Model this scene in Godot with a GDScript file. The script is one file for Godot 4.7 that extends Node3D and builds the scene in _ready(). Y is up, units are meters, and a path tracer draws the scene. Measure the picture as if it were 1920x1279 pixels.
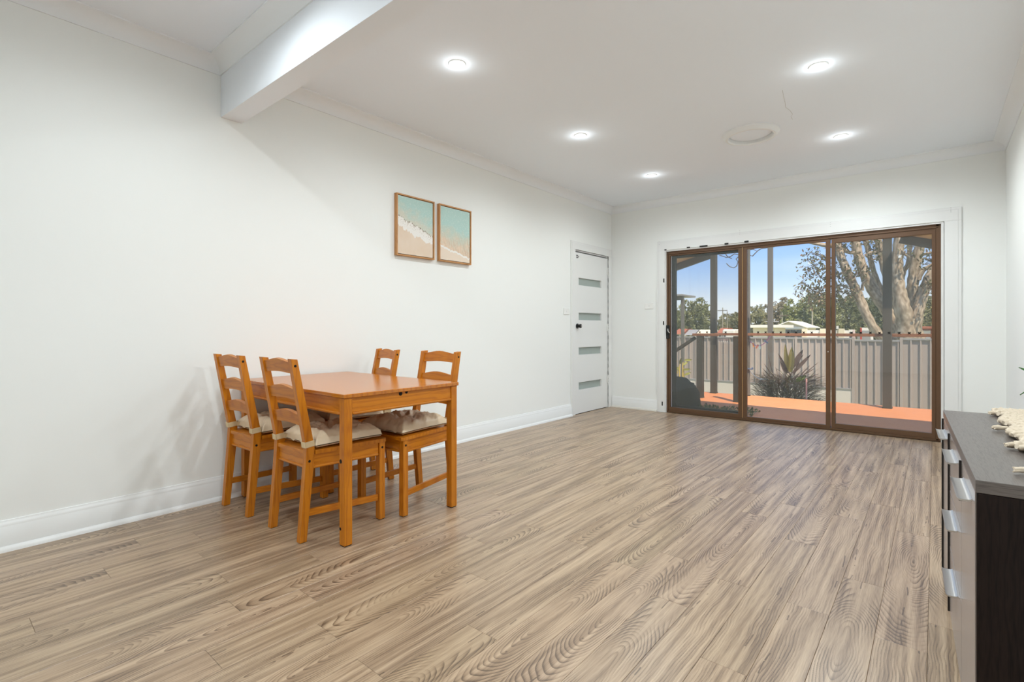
extends Node3D
# A bright living room with a pine dining set and a sliding door to a timber deck.
# Metres; the far left floor corner is the origin, x runs right along the far wall, z runs towards the camera.

const CAM := Vector3(3.469, 1.075, 6.308)
const YAW := 0.6969
const FOCAL := 946.5
const MID := Vector2(960.0, 617.8)
const ROOM_W := 3.961
const CEIL := 2.765
const ROOM_L := 9.4

var rng := RandomNumberGenerator.new()
var M := {}
var used := {}

# ------------------------------------------------------------------ mesh builder
class MB:
	var V := PackedVector3Array()
	var N := PackedVector3Array()
	var T := PackedVector2Array()
	var K := PackedColorArray()
	var xf := Transform3D.IDENTITY
	var grain := 0                 # axis along which wood grain runs
	var ts := Vector2(1, 4)        # texture repeats per metre, along and across the grain
	var to := Vector2.ZERO
	var tint := Color.WHITE
	func uvof(p: Vector3, n: Vector3) -> Vector2:
		var a := 0
		var m := n.abs()
		if m.y >= m.x and m.y >= m.z: a = 1
		elif m.z >= m.x: a = 2
		var g := grain
		if a == g: g = (a + 1) % 3
		var o := 3 - a - g
		return Vector2(p[g] * ts.x, p[o] * ts.y) + to
	func tri(a: Vector3, b: Vector3, c: Vector3, na: Vector3, nb: Vector3, nc: Vector3, ta: Vector2, tb: Vector2, tc: Vector2) -> void:
		var f := (b - a).cross(c - a)
		var fl := f.dot(na + nb + nc) > 0.0
		V.append(xf * a); N.append((xf.basis * na).normalized()); T.append(ta); K.append(tint)
		if fl:
			V.append(xf * c); N.append((xf.basis * nc).normalized()); T.append(tc); K.append(tint)
			V.append(xf * b); N.append((xf.basis * nb).normalized()); T.append(tb); K.append(tint)
		else:
			V.append(xf * b); N.append((xf.basis * nb).normalized()); T.append(tb); K.append(tint)
			V.append(xf * c); N.append((xf.basis * nc).normalized()); T.append(tc); K.append(tint)
	func ftri(a: Vector3, b: Vector3, c: Vector3, n: Vector3) -> void:
		tri(a, b, c, n, n, n, uvof(a, n), uvof(b, n), uvof(c, n))
	func quad(a: Vector3, b: Vector3, c: Vector3, d: Vector3, n: Vector3) -> void:
		ftri(a, b, c, n)
		ftri(a, c, d, n)
	func squad(p: Array, n: Array) -> void:   # smooth quad
		var t := []
		for i in 4: t.append(uvof(p[i], n[i]))
		tri(p[0], p[1], p[2], n[0], n[1], n[2], t[0], t[1], t[2])
		tri(p[0], p[2], p[3], n[0], n[2], n[3], t[0], t[2], t[3])
	func box(c: Vector3, s: Vector3, b := 0.0015) -> MB:
		var h := s * 0.5
		b = minf(b, minf(h.x, minf(h.y, h.z)) * 0.9)
		for a in 3:
			var u := (a + 1) % 3
			var w := (a + 2) % 3
			for g in [-1.0, 1.0]:
				var n := Vector3.ZERO
				n[a] = g
				var q := []
				for k in [[-1, -1], [1, -1], [1, 1], [-1, 1]]:
					var p := Vector3.ZERO
					p[a] = g * h[a]
					p[u] = k[0] * (h[u] - b)
					p[w] = k[1] * (h[w] - b)
					q.append(c + p)
				quad(q[0], q[1], q[2], q[3], n)
			for g in [-1.0, 1.0]:           # bevels along axis a
				for e in [-1.0, 1.0]:
					var n1 := Vector3.ZERO
					var n2 := Vector3.ZERO
					n1[u] = g
					n2[w] = e
					var q := []
					for k in [[-1, 0], [1, 0], [1, 1], [-1, 1]]:
						var p := Vector3.ZERO
						p[a] = k[0] * (h[a] - b)
						p[u] = g * (h[u] - (b if k[1] else 0.0))
						p[w] = e * (h[w] - (0.0 if k[1] else b))
						q.append(c + p)
					squad(q, [n1, n1, n2, n2])
		for x in [-1.0, 1.0]:
			for y in [-1.0, 1.0]:
				for z in [-1.0, 1.0]:
					var p := Vector3(x * h.x, y * h.y, z * h.z)
					var d := Vector3(x, y, z) * b
					var n := Vector3(x, y, z).normalized()
					ftri(c + p - Vector3(0, d.y, d.z), c + p - Vector3(d.x, 0, d.z), c + p - Vector3(d.x, d.y, 0), n)
		return self
	func lift(p: Vector2, axis: int, t: float) -> Vector3:
		if axis == 0: return Vector3(t, p.y, p.x)
		if axis == 1: return Vector3(p.x, t, p.y)
		return Vector3(p.x, p.y, t)
	func prism(poly: PackedVector2Array, axis: int, from: float, to_: float, smooth := false) -> MB:
		var n := poly.size()
		var area := 0.0
		for i in n: area += poly[i].cross(poly[(i + 1) % n])
		var sg := 1.0 if area > 0 else -1.0
		var en := []
		for i in n:
			var d := poly[(i + 1) % n] - poly[i]
			en.append(Vector2(d.y, -d.x).normalized() * sg)
		for i in n:
			var j := (i + 1) % n
			var n1: Vector2 = en[i]
			var n2: Vector2 = en[i]
			if smooth:
				if en[(i + n - 1) % n].dot(en[i]) > 0.6: n1 = (en[(i + n - 1) % n] + en[i]).normalized()
				if en[j].dot(en[i]) > 0.6: n2 = (en[j] + en[i]).normalized()
			var l1 := lift(n1, axis, 0)
			var l2 := lift(n2, axis, 0)
			squad([lift(poly[i], axis, from), lift(poly[j], axis, from), lift(poly[j], axis, to_), lift(poly[i], axis, to_)], [l1, l2, l2, l1])
		var ix := Geometry2D.triangulate_polygon(poly)
		var e := lift(Vector2.ZERO, axis, 1)
		for k in range(0, ix.size(), 3):
			ftri(lift(poly[ix[k]], axis, from), lift(poly[ix[k + 1]], axis, from), lift(poly[ix[k + 2]], axis, from), -e * signf(to_ - from))
			ftri(lift(poly[ix[k]], axis, to_), lift(poly[ix[k + 1]], axis, to_), lift(poly[ix[k + 2]], axis, to_), e * signf(to_ - from))
		return self
	func tube(pts: Array, radii: Array, sides := 8, caps := true) -> MB:
		var n := pts.size()
		var rings := []
		var nr := []
		var up := Vector3.UP
		var along := 0.0
		var us := []
		for i in n:
			var d: Vector3 = (pts[mini(i + 1, n - 1)] - pts[maxi(i - 1, 0)]).normalized()
			if i > 0: along += pts[i].distance_to(pts[i - 1])
			us.append(along)
			if i == 0:
				up = Vector3.UP if absf(d.y) < 0.9 else Vector3.RIGHT
			var sx := d.cross(up).normalized()
			up = sx.cross(d).normalized()
			var r := []
			var q := []
			for k in sides + 1:
				var a := TAU * k / sides
				var o := sx * cos(a) + up * sin(a)
				r.append(pts[i] + o * radii[i])
				q.append(o)
			rings.append(r)
			nr.append(q)
		for i in n - 1:
			for k in sides:
				var ta := Vector2(us[i] * ts.x, k / float(sides)) + to
				var tb := Vector2(us[i + 1] * ts.x, k / float(sides)) + to
				var dv := Vector2(0, 1.0 / sides)
				tri(rings[i][k], rings[i + 1][k], rings[i + 1][k + 1], nr[i][k], nr[i + 1][k], nr[i + 1][k + 1], ta, tb, tb + dv)
				tri(rings[i][k], rings[i + 1][k + 1], rings[i][k + 1], nr[i][k], nr[i + 1][k + 1], nr[i][k + 1], ta, tb + dv, ta + dv)
		if caps:
			for e in [0, n - 1]:
				var d: Vector3 = (pts[0] - pts[1]).normalized() if e == 0 else (pts[n - 1] - pts[n - 2]).normalized()
				for k in sides: ftri(pts[e], rings[e][k], rings[e][k + 1], d)
		return self
	func lathe(prof: Array, c: Vector3, axis: Vector3, segs := 24) -> MB:   # prof: Vector2(radius, height)
		var z := axis.normalized()
		var x := z.cross(Vector3.RIGHT if absf(z.x) < 0.9 else Vector3.UP).normalized()
		var y := z.cross(x)
		var m := prof.size()
		for i in m - 1:
			var p: Vector2 = prof[i]
			var q: Vector2 = prof[i + 1]
			if p.is_equal_approx(q): continue
			var e := (q - p).normalized()
			for k in segs:
				var a := TAU * k / segs
				var b := TAU * (k + 1) / segs
				var ra := x * cos(a) + y * sin(a)
				var rb := x * cos(b) + y * sin(b)
				var na := ra * e.y - z * e.x
				var nb := rb * e.y - z * e.x
				squad([c + ra * p.x + z * p.y, c + ra * q.x + z * q.y, c + rb * q.x + z * q.y, c + rb * p.x + z * p.y], [na, na, nb, nb])
		return self
	func ball(c: Vector3, r: Vector3, segs := 12, rings := 8) -> MB:
		for i in rings:
			for k in segs:
				var q := []
				var nn := []
				for e in [[0, 0], [1, 0], [1, 1], [0, 1]]:
					var a: float = PI * (i + e[0]) / rings
					var b: float = TAU * (k + e[1]) / segs
					var o := Vector3(sin(a) * cos(b), cos(a), sin(a) * sin(b))
					q.append(c + o * r)
					nn.append((o / r).normalized())
				squad(q, nn)
		return self
	func leaf(a: Vector3, dir: Vector3, side: Vector3, ln: float, w: float, bend := 0.2, steps := 4) -> MB:   # a bent pointed blade
		var up := side.cross(dir).normalized()
		var pl := []
		var pr := []
		var pc := []
		for i in steps + 1:
			var t := i / float(steps)
			var ww := w * 0.5 * pow(sin(PI * clampf(0.12 + t * 0.88, 0, 1)), 0.8)
			var p := a + dir * ln * t - up * bend * ln * t * t
			pc.append(p - up * w * 0.08)
			pl.append(p - side * ww)
			pr.append(p + side * ww)
		for i in steps:
			for s in [pl, pr]:
				var f: Vector3 = ((s[i + 1] - pc[i]) as Vector3).cross(pc[i + 1] - pc[i]).normalized()
				if f.dot(up) < 0: f = -f
				quad(pc[i], s[i], s[i + 1], pc[i + 1], f)
		return self
	func mesh(m: Material) -> ArrayMesh:
		var arr := []
		arr.resize(Mesh.ARRAY_MAX)
		arr[Mesh.ARRAY_VERTEX] = V
		arr[Mesh.ARRAY_NORMAL] = N
		arr[Mesh.ARRAY_TEX_UV] = T
		arr[Mesh.ARRAY_COLOR] = K
		var am := ArrayMesh.new()
		am.add_surface_from_arrays(Mesh.PRIMITIVE_TRIANGLES, arr)
		am.surface_set_material(0, m)
		return am

# ------------------------------------------------------------------ scene helpers
func numbered(n: String) -> String:
	if not used.has(n):
		used[n] = 0
		return n
	used[n] += 1
	return "%s_%03d" % [n, used[n]]

func tag(o: Node, label: String, category: String, group := "", kind := "") -> Node:
	if label: o.set_meta("label", label)
	if category: o.set_meta("category", category)
	if group: o.set_meta("group", group)
	if kind: o.set_meta("kind", kind)
	return o

func thing(n: String, label: String, category: String, at := Vector3.ZERO, turn := 0.0, group := "") -> Node3D:
	var o := Node3D.new()
	o.name = numbered(n)
	add_child(o)
	o.position = at
	o.rotation.y = turn
	tag(o, label, category, group)
	return o

func part(n: String, mb: MB, m: Material, parent: Node) -> MeshInstance3D:
	var o := MeshInstance3D.new()
	o.name = n
	o.mesh = mb.mesh(m)
	parent.add_child(o, true)
	return o

func solo(n: String, mb: MB, m: Material, label: String, category: String, group := "") -> MeshInstance3D:
	var o := MeshInstance3D.new()
	o.name = numbered(n)
	o.mesh = mb.mesh(m)
	add_child(o)
	tag(o, label, category, group)
	return o

func struct(n: String, mb: MB, m: Material, label: String, category: String) -> MeshInstance3D:
	var o := solo(n, mb, m, label, category)
	o.set_meta("kind", "structure")
	return o

func bx(c: Vector3, s: Vector3, b := 0.0015) -> MB:
	return MB.new().box(c, s, b)

func span(a: Vector3, b: Vector3, bev := 0.0) -> MB:     # a box from corner to corner
	return MB.new().box((a + b) * 0.5, (b - a).abs(), bev)

func ray(u: float, v: float) -> Vector3:
	var c := cos(YAW)
	var s := sin(YAW)
	return Vector3(-s, 0, -c) + Vector3(c, 0, -s) * (u - MID.x) / FOCAL + Vector3.UP * (MID.y - v) / FOCAL

func pz(u: float, v: float, z: float) -> Vector3:        # the point of the photo on the plane across z
	var d := ray(u, v)
	return CAM + d * ((z - CAM.z) / d.z)

func pxw(u: float, z: float) -> float:                   # metres per photo pixel there
	return ((z - CAM.z) / ray(u, MID.y).z) / FOCAL

func pxx(u: float, z: float) -> float:                   # metres along x per photo pixel on the plane across z
	return pz(u + 1.0, 600, z).x - pz(u, 600, z).x

func rgb(r: float, g: float, b: float, a := 1.0) -> Color:
	return Color(r / 255.0, g / 255.0, b / 255.0, a)

func mat(c: Color, rough := 0.6, metal := 0.0) -> StandardMaterial3D:
	var m := StandardMaterial3D.new()
	m.albedo_color = c
	m.roughness = rough
	m.metallic = metal
	return m

func noise(sd: int, freq: float, oct := 3) -> FastNoiseLite:
	var n := FastNoiseLite.new()
	n.seed = sd
	n.noise_type = FastNoiseLite.TYPE_SIMPLEX_SMOOTH
	n.frequency = freq
	n.fractal_octaves = oct
	return n

func tex(img: Image) -> ImageTexture:
	return ImageTexture.create_from_image(img)

# ------------------------------------------------------------------ textures
func floor_texture() -> ImageTexture:
	# eight oak planks side by side, each 1.22 m long (across the picture) and 0.143 m wide
	var w := 1024
	var hp := 144
	var img := Image.create(w, hp * 8, false, Image.FORMAT_RGB8)
	var nw := noise(3, 1.0, 2)
	var nf := noise(5, 1.0, 2)
	var nb := noise(9, 1.0, 3)
	var dark := rgb(100, 79, 60)
	var mid := rgb(164, 138, 111)
	var light := rgb(205, 179, 149)
	for k in 8:
		var cath := k % 2 == 0
		var c := [0.012, 0.11, -0.02, -0.16, 0.025, 0.2, -0.008, 0.13][k] as float
		var tilt := [0.16, 0.05, 0.22, 0.04, 0.13, 0.03, 0.19, 0.05][k] as float
		var s0 := [0.45, 0.6, 0.8, 0.2, 0.25, 0.9, 0.62, 0.5][k] as float
		for i in w:
			var s := i / float(w) * 1.22
			var dy: float = tilt * (s - s0) + 0.02 * nw.get_noise_2d(s * 2.2, k * 31.0)
			var wob: float = 0.010 * nw.get_noise_2d(s * 3.0, k * 17.0 + 5.0)
			for j in hp:
				var t := (j / float(hp) - 0.5) * 0.143
				var q := t - c + wob + 0.004 * nf.get_noise_2d(s * 4.0, t * 14.0 + k * 9.0)
				var r := sqrt(q * q + dy * dy)
				var ring := r * (135.0 if cath else 110.0) + 0.7 * nf.get_noise_2d(s * 2.0 + k * 13.0, t * 10.0)
				var g := ring - floorf(ring)
				g = g * g * g
				var mask := clampf(0.55 + 1.3 * nb.get_noise_2d(s * 1.6 + k * 7.0, t * 10.0), 0.05, 1.0)
				var streak: float = nf.get_noise_2d(s * 9.0 + k * 3.0, t * 420.0)
				var broad: float = nb.get_noise_2d(s * 0.9 + k * 21.0, t * 26.0)
				var val := 0.62 + 0.44 * broad + 0.22 * streak - (0.80 if cath else 0.5) * g * mask
				var crack: float = absf(t - c * 0.3 + 0.02 * nw.get_noise_2d(s * 1.7, k * 41.0))
				if crack < 0.0022 and nb.get_noise_2d(s * 5.0, k * 3.0) > 0.30:
					val -= 0.5
				val = clampf(val, 0.0, 1.0)
				img.set_pixel(i, k * hp + j, dark.lerp(mid, val * 2.0) if val < 0.5 else mid.lerp(light, val * 2.0 - 1.0))
	return tex(img)

func wood_texture(sd: int, dark: Color, light: Color, ringf: float, streaks: float, w := 512, h := 192, ringk := 0.75) -> ImageTexture:
	# 1 m along, 0.25 m across
	var img := Image.create(w, h, false, Image.FORMAT_RGB8)
	var n1 := noise(sd, 1.0, 2)
	var n2 := noise(sd + 7, 1.0, 2)
	for i in w:
		var s := i / float(w)
		var sw := absf(s * 2.0 - 1.0)      # mirrored, so that it repeats without a seam
		for j in h:
			var t := absf(j / float(h) * 2.0 - 1.0) * 0.125
			var q: float = t + 0.02 * n1.get_noise_2d(sw * 1.3, t * 9.0)
			var g: float = 0.5 + 0.5 * sin(TAU * (q * ringf + 0.5 * n2.get_noise_2d(sw * 2.0, t * 24.0)))
			var f: float = n2.get_noise_2d(sw * 8.0, t * 420.0)
			var val := clampf(1.0 - ringk * pow(g, 3.0) + streaks * f + 0.25 * n1.get_noise_2d(sw * 1.1 + 9.0, t * 30.0), 0.0, 1.0)
			img.set_pixel(i, j, dark.lerp(light, val))
	return tex(img)

func beach_texture(which: int) -> ImageTexture:
	var w := 220
	var h := 264
	var img := Image.create(w, h, false, Image.FORMAT_RGB8)
	var n := noise(20 + which, 1.0, 4)
	var nf := noise(40 + which, 1.0, 3)
	var sea := rgb(184, 214, 206)
	var shal := rgb(214, 212, 196)
	var sand := rgb(238, 220, 201)
	var foam := rgb(246, 242, 236)
	for i in w:
		var x := i / float(w)
		for j in h:
			var y := j / float(h)
			var c: Color
			if which == 0:
				var line := 0.335 + 0.27 * x + 0.05 * n.get_noise_2d(x * 5.0, 3.0)
				var low := line + 0.21 - 0.05 * absf(x - 0.45) * 2.0 + 0.07 * n.get_noise_2d(x * 6.0, 8.0)
				c = sea.lerp(shal, clampf((y - line + 0.30) / 0.30 + 0.5 * n.get_noise_2d(x * 4.0, y * 6.0), 0, 1))
				c = c.lerp(foam, 0.25 * clampf(nf.get_noise_2d(x * 16.0, y * 26.0) * 2.5 - 0.2, 0, 1))
				if y > line: c = foam.lerp(rgb(186, 168, 150), clampf(nf.get_noise_2d(x * 24.0, y * 30.0) * 2.0 - 0.25, 0, 0.9) * clampf(1.0 - (y - line) * 7.0, 0.12, 1))
				if absf(y - line) < 0.012 and nf.get_noise_2d(x * 40.0, 1.0) > 0.05: c = rgb(128, 112, 88)
				if y > low: c = sand.lerp(rgb(232, 208, 184), 0.5 + 0.5 * n.get_noise_2d(x * 3.0, y * 3.0))
			else:
				var k := clampf((y - 0.30 + 0.12 * x * -1.0) / 0.40 + 0.4 * n.get_noise_2d(x * 3.0, y * 4.0), 0, 1)
				c = sea.lerp(sand.lerp(rgb(222, 192, 162), 0.5), k)
				var st: float = nf.get_noise_2d(x * 30.0 - y * 8.0, y * 4.0)
				c = c.lerp(rgb(206, 172, 140), clampf(st * 1.6, 0, 0.5) * clampf((y - 0.45) * 4.0, 0, 1))
				c = c.lerp(foam, 0.3 * clampf(nf.get_noise_2d(x * 16.0, y * 24.0) * 2.0 - 0.2, 0, 1))
				var shore := 0.76 + 0.16 * x + 0.04 * n.get_noise_2d(x * 5.0, 1.0)
				if y > shore: c = sand
				if absf(y - shore) < 0.018: c = foam
			img.set_pixel(i, j, c)
	return tex(img)

func sky_texture() -> ImageTexture:
	var w := 1024
	var h := 512
	var img := Image.create(w, h, false, Image.FORMAT_RGBF)
	var n := noise(77, 1.0, 4)
	var stops := [[0.0, Color(0.84, 0.88, 0.92)], [2.6, Color(0.74, 0.82, 0.88)], [4.6, Color(0.50, 0.66, 0.88)], [6.8, Color(0.33, 0.53, 0.88)], [9.0, Color(0.28, 0.48, 0.86)], [20.0, Color(0.29, 0.46, 0.80)], [45.0, Color(0.34, 0.47, 0.74)], [90.0, Color(0.34, 0.46, 0.70)]]
	for j in h:
		var el := 90.0 - (j + 0.5) / h * 180.0
		var base: Color = stops[0][1]
		for k in stops.size() - 1:
			if el >= stops[k][0]:
				base = stops[k][1].lerp(stops[k + 1][1], clampf((el - stops[k][0]) / (stops[k + 1][0] - stops[k][0]), 0, 1))
		for i in w:
			var c := base
			if el > 0.0:
				var a := TAU * i / w
				var q: float = n.get_noise_3d(cos(a) * 2.2, el * 0.30 + 0.6 * sin(a * 2.0), sin(a) * 2.2)
				var cl := clampf((q - 0.02) * 2.0, 0, 1) * 0.22
				c = base.lerp(Color(0.82, 0.86, 0.90), cl)
			else:
				c = Color(0.30, 0.29, 0.26)
			img.set_pixel(i, j, c)
	return tex(img)

func wood(t: Texture2D, rough: float, tint := Color.WHITE) -> StandardMaterial3D:
	var m := mat(tint, rough)
	m.albedo_texture = t
	return m

func make_materials() -> void:
	M.wall = mat(rgb(249, 250, 247), 0.75)
	M.ceil = mat(rgb(246, 250, 255), 0.9)
	M.cornice = mat(rgb(247, 249, 250), 0.9)
	M.trim = mat(rgb(241, 241, 239), 0.42)
	M.shoe = mat(rgb(226, 221, 212), 0.6)
	M.floor = wood(floor_texture(), 0.33)
	M.floor.metallic_specular = 0.62
	M.floor.vertex_color_use_as_albedo = true
	M.sub = mat(rgb(96, 82, 70), 0.9)
	var pine := wood_texture(11, rgb(160, 80, 4), rgb(206, 126, 20), 30.0, 0.16, 512, 192, 0.38)
	M.pine = wood(pine, 0.36)
	M.pine_top = wood(pine, 0.2, rgb(245, 240, 240))
	M.pine_top.metallic_specular = 0.62
	M.dark = mat(rgb(26, 18, 14), 0.6)
	M.rubber = mat(rgb(28, 26, 25), 0.7)
	M.black = mat(rgb(22, 22, 23), 0.32)
	M.hole = mat(rgb(20, 14, 10), 0.9)
	M.satin = mat(rgb(232, 210, 178), 0.34)
	M.satin.rim_enabled = true
	M.satin.rim = 0.5
	M.strap = mat(rgb(226, 202, 160), 0.7)
	M.brown = mat(rgb(104, 76, 53), 0.45, 0.15)
	M.brown_edge = mat(rgb(196, 158, 112), 0.35, 0.3)
	M.screen_frame = mat(rgb(14, 14, 13), 0.6)
	var g := mat(Color(0.9, 0.95, 0.93, 0.04), 0.0)
	g.transparency = BaseMaterial3D.TRANSPARENCY_ALPHA
	g.metallic_specular = 0.33
	M.glass = g
	var sc := mat(Color(0.05, 0.045, 0.035, 0.13), 0.9)
	sc.transparency = BaseMaterial3D.TRANSPARENCY_ALPHA
	M.screen = sc
	M.frost = mat(rgb(168, 178, 172), 0.5)
	M.steel = mat(rgb(214, 210, 204), 0.3, 0.85)
	var dk := wood_texture(31, rgb(12, 7, 6), rgb(34, 24, 21), 60.0, 0.6, 512, 192, 0.4)
	M.side = wood(dk, 0.5)
	M.side.metallic_specular = 0.3
	M.side_front = wood(wood_texture(35, rgb(124, 113, 107), rgb(154, 144, 138), 60.0, 0.35, 512, 192, 0.2), 0.2)
	M.side_front.metallic_specular = 0.75
	M.side_top = wood(wood_texture(33, rgb(66, 58, 54), rgb(106, 98, 93), 60.0, 0.75, 512, 192, 0.25), 0.34)
	M.rope = mat(rgb(216, 200, 178), 0.95)
	M.lamp = mat(Color.WHITE, 0.5)
	M.lamp.emission_enabled = true
	M.lamp.emission = Color(1.0, 0.985, 0.96)
	M.lamp.emission_energy_multiplier = 5.0
	M.frame_oak = wood(wood_texture(51, rgb(172, 118, 66), rgb(206, 152, 96), 70.0, 0.3, 256, 64), 0.5)
	M.canvas = mat(rgb(244, 242, 236), 0.8)
	M.plate = mat(rgb(250, 249, 245), 0.35)
	M.leafg = mat(rgb(62, 122, 62), 0.5)
	M.leafg.backlight_enabled = true
	M.leafg.backlight = Color(0.25, 0.35, 0.15)
	M.pot = mat(rgb(225, 222, 214), 0.5)
	M.soil = mat(rgb(58, 44, 34), 0.95)
	# outdoors
	M.deck = wood(wood_texture(61, rgb(180, 106, 62), rgb(216, 146, 96), 40.0, 0.35), 0.6)
	M.post = mat(rgb(104, 102, 98), 0.8)
	M.post_wood = mat(rgb(62, 56, 48), 0.85)
	M.post_dark = mat(rgb(74, 71, 66), 0.85)
	M.rail = wood(wood_texture(63, rgb(108, 70, 46), rgb(148, 98, 66), 50.0, 0.3, 256, 64), 0.6)
	M.fence = mat(rgb(166, 156, 152), 0.5)
	M.fence_cap = mat(rgb(150, 150, 152), 0.5)
	M.plinth = mat(rgb(206, 202, 196), 0.9)
	M.grass = mat(rgb(150, 150, 104), 0.95)
	M.soffit = mat(rgb(214, 190, 156), 0.8)
	M.bark = wood(bark_texture(), 0.9)
	M.leaves = mat(Color.WHITE, 0.6)
	M.leaves.vertex_color_use_as_albedo = true
	M.leaves.backlight_enabled = true
	M.leaves.backlight = Color(0.5, 0.5, 0.3)
	M.trunk = mat(rgb(92, 80, 66), 0.9)
	M.white = mat(rgb(236, 234, 228), 0.6)
	M.cream = mat(rgb(226, 216, 192), 0.7)
	M.roof_white = mat(rgb(226, 224, 216), 0.6)
	M.terra = mat(rgb(162, 98, 76), 0.8)
	M.win = mat(rgb(70, 74, 76), 0.25)
	M.red = mat(rgb(186, 58, 46), 0.45)
	M.pole = mat(rgb(150, 146, 128), 0.8)
	M.tyre = mat(rgb(30, 30, 30), 0.8)

func bark_texture() -> ImageTexture:
	var img := Image.create(192, 192, false, Image.FORMAT_RGB8)
	var n := noise(81, 1.0, 4)
	for i in 192:
		for j in 192:
			var a := TAU * j / 192.0
			var v: float = 0.5 + 0.8 * n.get_noise_3d(i / 24.0, cos(a) * 1.6, sin(a) * 1.6)
			img.set_pixel(i, j, rgb(120, 104, 86).lerp(rgb(206, 192, 172), clampf(v, 0, 1)))
	return tex(img)

# ------------------------------------------------------------------ start
func _ready() -> void:
	rng.seed = 4
	var cam := Camera3D.new()
	cam.name = "camera"
	add_child(cam)
	cam.position = CAM
	cam.rotation = Vector3(0, YAW, 0)
	cam.projection = Camera3D.PROJECTION_FRUSTUM
	cam.near = 0.05
	cam.far = 400.0
	cam.size = 2.0 * cam.near * 639.5 / FOCAL
	cam.frustum_offset = Vector2(0, (MID.y - 639.5) / FOCAL * cam.near)
	cam.current = true
	var env := Environment.new()
	env.background_mode = Environment.BG_SKY
	env.sky = Sky.new()
	var sm := PanoramaSkyMaterial.new()
	sm.panorama = sky_texture()
	env.sky.sky_material = sm
	env.background_energy_multiplier = 1.35
	env.tonemap_mode = Environment.TONE_MAPPER_LINEAR
	env.tonemap_exposure = 1.0
	env.sdfgi_enabled = true
	env.ssao_enabled = true
	env.ssil_enabled = true
	var we := WorldEnvironment.new()
	we.name = "world_environment"
	we.environment = env
	add_child(we)
	var sun := DirectionalLight3D.new()
	sun.name = "sun"
	sun.light_color = Color(1.0, 0.93, 0.82)
	sun.light_energy = 2.2
	sun.light_angular_distance = 0.6
	sun.shadow_enabled = true
	sun.look_at_from_position(Vector3.ZERO, Vector3(-0.45, -1.0, -0.42))
	add_child(sun)
	make_materials()
	build_shell()
	build_hinged_door()
	build_sliding_door()
	build_lights()
	build_table()
	build_chairs()
	build_sideboard()
	build_wall_things()
	build_deck()
	build_fence()
	build_plants()
	build_neighbourhood()
	build_big_tree()

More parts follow.
